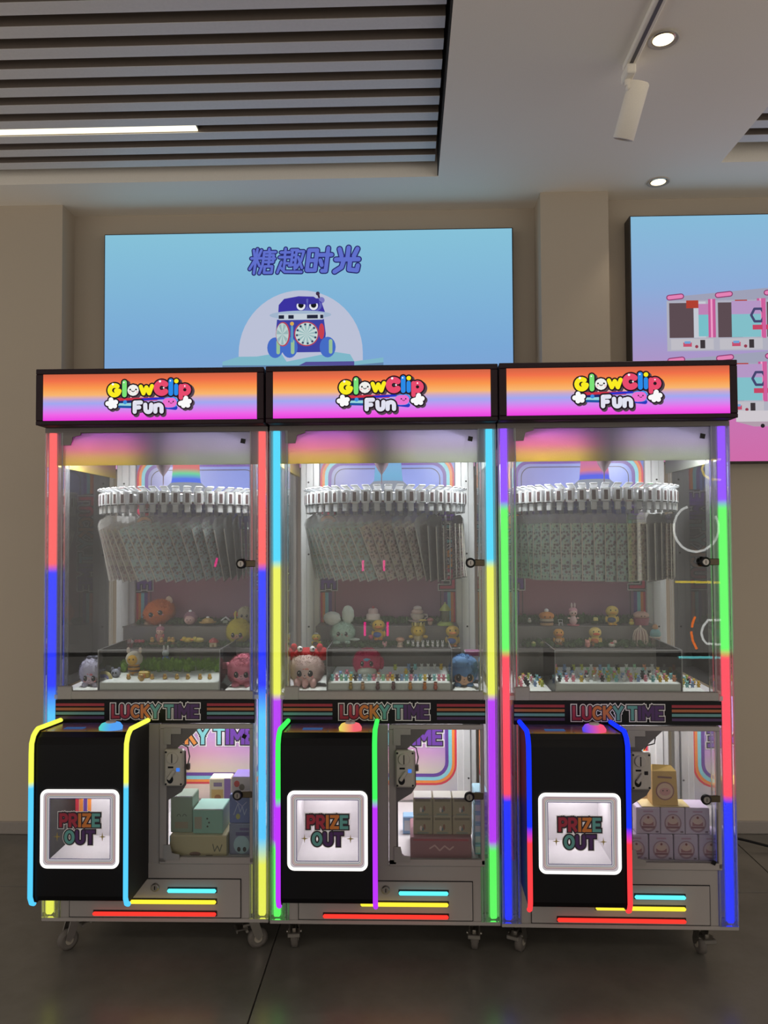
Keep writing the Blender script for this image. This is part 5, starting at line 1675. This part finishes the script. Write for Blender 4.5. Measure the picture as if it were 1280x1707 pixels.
carton('gift_box', 'long beige box at the bottom of the left machine cabinet', 0, .138, .035, Z0, .196, .20, .074, (178, 168, 132), prints=[('s', [(.26, .62), (.29, .3), (.34, .55), (.38, .3), (.42, .6)], .008, (96, 96, 80)), ('d', (-.05), .18, .10, .10, (110, 84, 70)), ('r', .14, .26, .02, .14, (96, 80, 50))])
carton('gift_box', 'tall grey green shrink wrapped box with sleepy eyes on the beige box', 0, .074, .060, Z0+.0758, .076, .085, .122, (128, 146, 128), prints=[smile(-.12, .42, .09, (60, 70, 60)), smile(.14, .42, .09, (60, 70, 60)), ('r', -.3, .3, .12, .3, (140, 130, 110))], wrap=True)
carton('gift_box', 'mint box with three dots lying on the beige box', 0, .168, .050, Z0+.0758, .104, .11, .082, (128, 172, 158), prints=[('d', -.02, .62, .03, .04, (60, 66, 60)), ('d', .04, .46, .03, .04, (60, 66, 60)), ('d', -.01, .30, .03, .04, (60, 66, 60)), ('r', -.44, -.2, .2, .7, (150, 146, 130))], wrap=True)
carton('gift_box', 'cream carton with a purple side band at the back of the left cabinet', 0, .150, .300, Z0, .080, .06, .185, (214, 200, 180), prints=[('r', .2, .5, 0, 1, (130, 90, 170)), ('r', -.4, .15, .52, .78, (196, 160, 100)), ('d', -.1, .62, .16, .06, (150, 90, 50)), ('r', -.3, .1, .84, .92, (130, 110, 150))])
carton('gift_box', 'steel blue box with a cloud face at the bottom right of the left cabinet', 0, .277, .062, Z0, .076, .14, .104, (116, 124, 150), prints=[('d', .06, .33, .36, .30, (150, 180, 190)), ('d', -.06, .18, .08, .08, (30, 30, 36)), ('d', .2, .18, .08, .08, (30, 30, 36)), ('r', -.2, .4, .62, .74, (76, 70, 120)), ('r', -.02, .4, .8, .88, (90, 80, 130))])
carton('gift_box', 'dark blue patterned box stacked on the steel blue box', 0, .276, .066, Z0+.1058, .074, .12, .096, (92, 108, 160), prints=[('s', [(-.3+.1*i, .3+.5*((i*7) % 5)/5) for i in range(7)], .02, (150, 160, 190)), ('d', -.1, .24, .10, .10, (160, 160, 90)), ('s', [(-.2, .8), (.1, .6), (.3, .75)], .02, (150, 150, 190))])
carton('gift_box', 'pale carton with a violet top standing on the dark blue patterned box', 0, .280, .075, Z0+.2036, .070, .09, .056, (196, 186, 190), top=(130, 100, 200), prints=[('d', -.25, .6, .14, .2, (190, 60, 60)), ('d', 0, .4, .14, .2, (110, 100, 90))])

carton('gift_box', 'long mauve red box at the bottom of the middle cabinet', 1, .190, .045, Z0, .208, .18, .070, (142, 96, 104), prints=[('s', [(-.18, .5), (-.10, .65), (-.02, .4), (.06, .62), (.14, .44), (.2, .58)], .012, (190, 150, 150)), ('r', -.45, .45, .86, .95, (160, 70, 84))])
for i in range(3):
    for j in range(2):
        carton('blind_box', '%s beige box of the %s row on the mauve red box' % (('left', 'middle', 'right')[i], ('lower', 'upper')[j]), 1, .130+i*.067, .070, Z0+.0718+j*.0625, .0655, .075, .061, (150, 140, 116), 'beige boxes stacked on the mauve box',
               prints=[('r', -.4, .4, .80, .93, (110, 100, 84)), ('d', -.1, .35, .06, .14, (206, 190, 180)), ('d', .08, .42, .06, .16, (130, 90, 76)), ('d', .0, .3, .05, .1, (90, 110, 120)), ('r', -.3, .3, .06, .14, (120, 130, 120))], top=(190, 186, 176), wrap=(j == 1))
for i in range(6):
    carton('card_pack', '%s pale blue pack from the bottom in the stack at the right of the cabinet' % ORD[i], 1, .330, .08, Z0+.0005+i*.0355, .046, .10, .0335, (150, 190, 206), 'pale blue packs stacked at the right', prints=[('r', -.45, .1, .2, .8, (214, 214, 206)), ('r', .12, .42, .3, .7, (90, 150, 180))])
carton('gift_box', 'narrow light blue box behind the left end of the mauve red box', 1, .085, .26, Z0, .05, .05, .062, (130, 170, 210), prints=[('r', -.4, .4, .2, .8, (196, 206, 214))])
carton('gift_box', 'tall lilac floral box with a magenta lid behind the blue plush', 1, .318, .215, .912, .056, .06, .100, (180, 176, 196), top=(150, 90, 130), prints=[('d', -.1, .45, .2, .12, (190, 120, 140)), ('d', .15, .6, .14, .1, (190, 196, 200)), ('r', -.5, .5, .86, 1.0, (130, 70, 110))])

cake_p = [('d', 0, .42, .36, .36, (150, 118, 140)), ('d', 0, .44, .30, .30, (196, 170, 180)), ('r', -.22, .22, .32, .46, (150, 96, 110)), ('d', 0, .50, .20, .12, (206, 176, 170)), ('r', -.27, .27, .22, .30, (130, 80, 96)), ('d', 0, .64, .05, .05, (120, 50, 60)), ('r', -.2, .2, .84, .90, (170, 130, 160)), ('r', .3, .42, .06, .12, (110, 90, 110))]
for i, x in enumerate((.080, .1625, .245, .3275)):
    carton('blind_box', '%s lilac cake box from the left in the bottom row of the right cabinet' % ORD[i], 2, x-.006, .060, Z0, .079, .085, .084, (184, 168, 196), 'lilac cake boxes in the right cabinet', prints=cake_p)
for i, x in enumerate((.1175, .1995, .2815)):
    carton('blind_box', '%s lilac cake box from the left in the upper row of the right cabinet' % ORD[i], 2, x-.002, .064, Z0+.0862, .080, .085, .086, (190, 174, 200), 'lilac cake boxes in the right cabinet', prints=cake_p)
# kraft bags
def kraft(label, m, x, y, z, w, d, h):
    r = empty('kraft_bag', W(m, x, y, z), label, 'paper bag', 'kraft paper bags', MR[m])
    kp = mat('kraft_paper', (206, 168, 104), .7, bump=.2)
    mb = MB()
    n0 = [(-w/2, 0, 0), (w/2, 0, 0), (w/2, d, 0), (-w/2, d, 0), (-w*.47, .006, h*.86), (w*.47, .006, h*.86), (w*.47, d-.006, h*.86), (-w*.47, d-.006, h*.86)]
    mb.add(n0, [(0, 1, 5, 4), (1, 2, 6, 5), (2, 3, 7, 6), (3, 0, 4, 7), (3, 2, 1, 0)], kp)
    mb.build('bag', r)
    mb = MB()
    top = [(-w*.47, .006, h*.86), (w*.47, .006, h*.86), (w*.47, d-.006, h*.86), (-w*.47, d-.006, h*.86), (-w*.40, d*.45, h), (w*.34, d*.5, h*.97)]
    mb.add(top, [(0, 1, 5, 4), (2, 3, 4, 5), (1, 2, 5), (3, 0, 4)], mat('kraft_flap', (222, 184, 96), .7, bump=.2))
    mb.build('folded_top', r)
    mb = MB()
    mb.disc(0, h*.36, w*.36, -.0002, CARD((150, 104, 100)), 24)
    mb.disc(0, h*.36, w*.31, -.0004, CARD((214, 180, 160)), 24)
    mb.disc(0, h*.34, w*.22, -.0006, CARD((206, 150, 150)), 20, h*.10)
    for s in (-1, 1):
        mb.disc(s*w*.08, h*.37, w*.025, -.0008, M_eye, 10)
    mb.stroke([(-w*.25, h*.72), (w*.25, h*.70)], w*.035, -.0004, CARD((130, 90, 84)))
    o = mb.build('front_print', r)
    o.rotation_euler = (-.03, 0, 0)
    o.location = (0, -.0012, 0)
    return r
tl2 = toy('paper_sheet', 'cream paper sheet lying on the upper row of lilac boxes', 'paper', None, 2, .17, .066, Z0+.1746, [('sheet', [('b', (-.075, .085, 0, .075, 0, .002), CARD((214, 190, 130)), .0005)])])
kraft('small kraft paper bag with a pink face emblem on top of the lilac boxes', 2, .178, .080, Z0+.177, .086, .055, .130)
kraft('kraft paper bag standing deep in the right cabinet behind the coin slot', 2, .215, .34, Z0, .09, .10, .19)

# ------------------------------------------------------------------ power cord and the neon court that the glass mirrors
mb = MB()
mb.tube([(1.25, 1.12, .006), (1.35, 1.13, .02), (1.48, 1.11, .035), (1.62, 1.03, .03), (1.8, .95, .007), (2.1, .9, .006)], .006, M_black, 8)
o = mb.build('power_cord')
tag(o, 'black power cord lying on the floor along the right wall', 'cord')

def neon(name, label, sets, r=.011):
    o = empty(name, (0, 0, 0), label, 'neon sign')
    for col, strength, paths in sets:
        for p in paths:
            mb = MB()
            mb.tube([(x, -5.0, z) for x, z in p], r, emi('neon_glow', col, strength), 8)
            mb.build('neon_tube', o)
            mb = MB()
            mb.tube([(p[0][0], -5.0, p[0][1]), (p[0][0], -5.0, 3.09)], .0008, M_white, 5)
            mb.build('hanging_wire', o)
neon('neon_court_sign', 'white yellow orange and cyan neon outline of a ball court behind the viewer', [
    ((240, 240, 236), 7.0, [[(2.962, 1.612), (2.985, 1.536), (2.984, 1.456), (2.957, 1.38), (2.909, 1.319), (2.845, 1.279), (2.773, 1.265), (2.701, 1.279), (2.638, 1.32), (2.592, 1.382), (2.568, 1.458), (2.57, 1.539), (2.596, 1.615), (2.644, 1.676), (2.70, 1.70)],
      [(2.988, .611), (2.875, .605), (2.834, .554), (2.81, .484), (2.826, .421), (2.859, .381), (2.984, .375)]]),
    ((255, 226, 90), 6.0, [[(2.574, .976), (2.99, .969)], [(3.017, 2.159), (2.914, 2.154), (2.862, 2.12), (2.844, 2.068), (2.866, 2.009), (2.922, 1.968), (3.014, 1.961)]]),
    ((255, 130, 60), 8.0, [[(2.756, .64), (2.733, .588), (2.723, .536)], [(2.714, .496), (2.729, .409), (2.765, .329)]]),
    ((120, 226, 230), 6.0, [[(2.596, .248), (2.982, .249)]])])
neon('pink_neon_bars', 'five short upright pink neon bars behind the viewer', [((255, 60, 150), 9.0, [[(-.34, .587), (-.341, .452)], [(-.115, .587), (-.116, .451)], [(-.355, 1.196), (-.356, 1.089)], [(-.147, 1.195), (-.148, 1.089)], [(-1.75, 1.226), (-1.774, 1.137)]])])
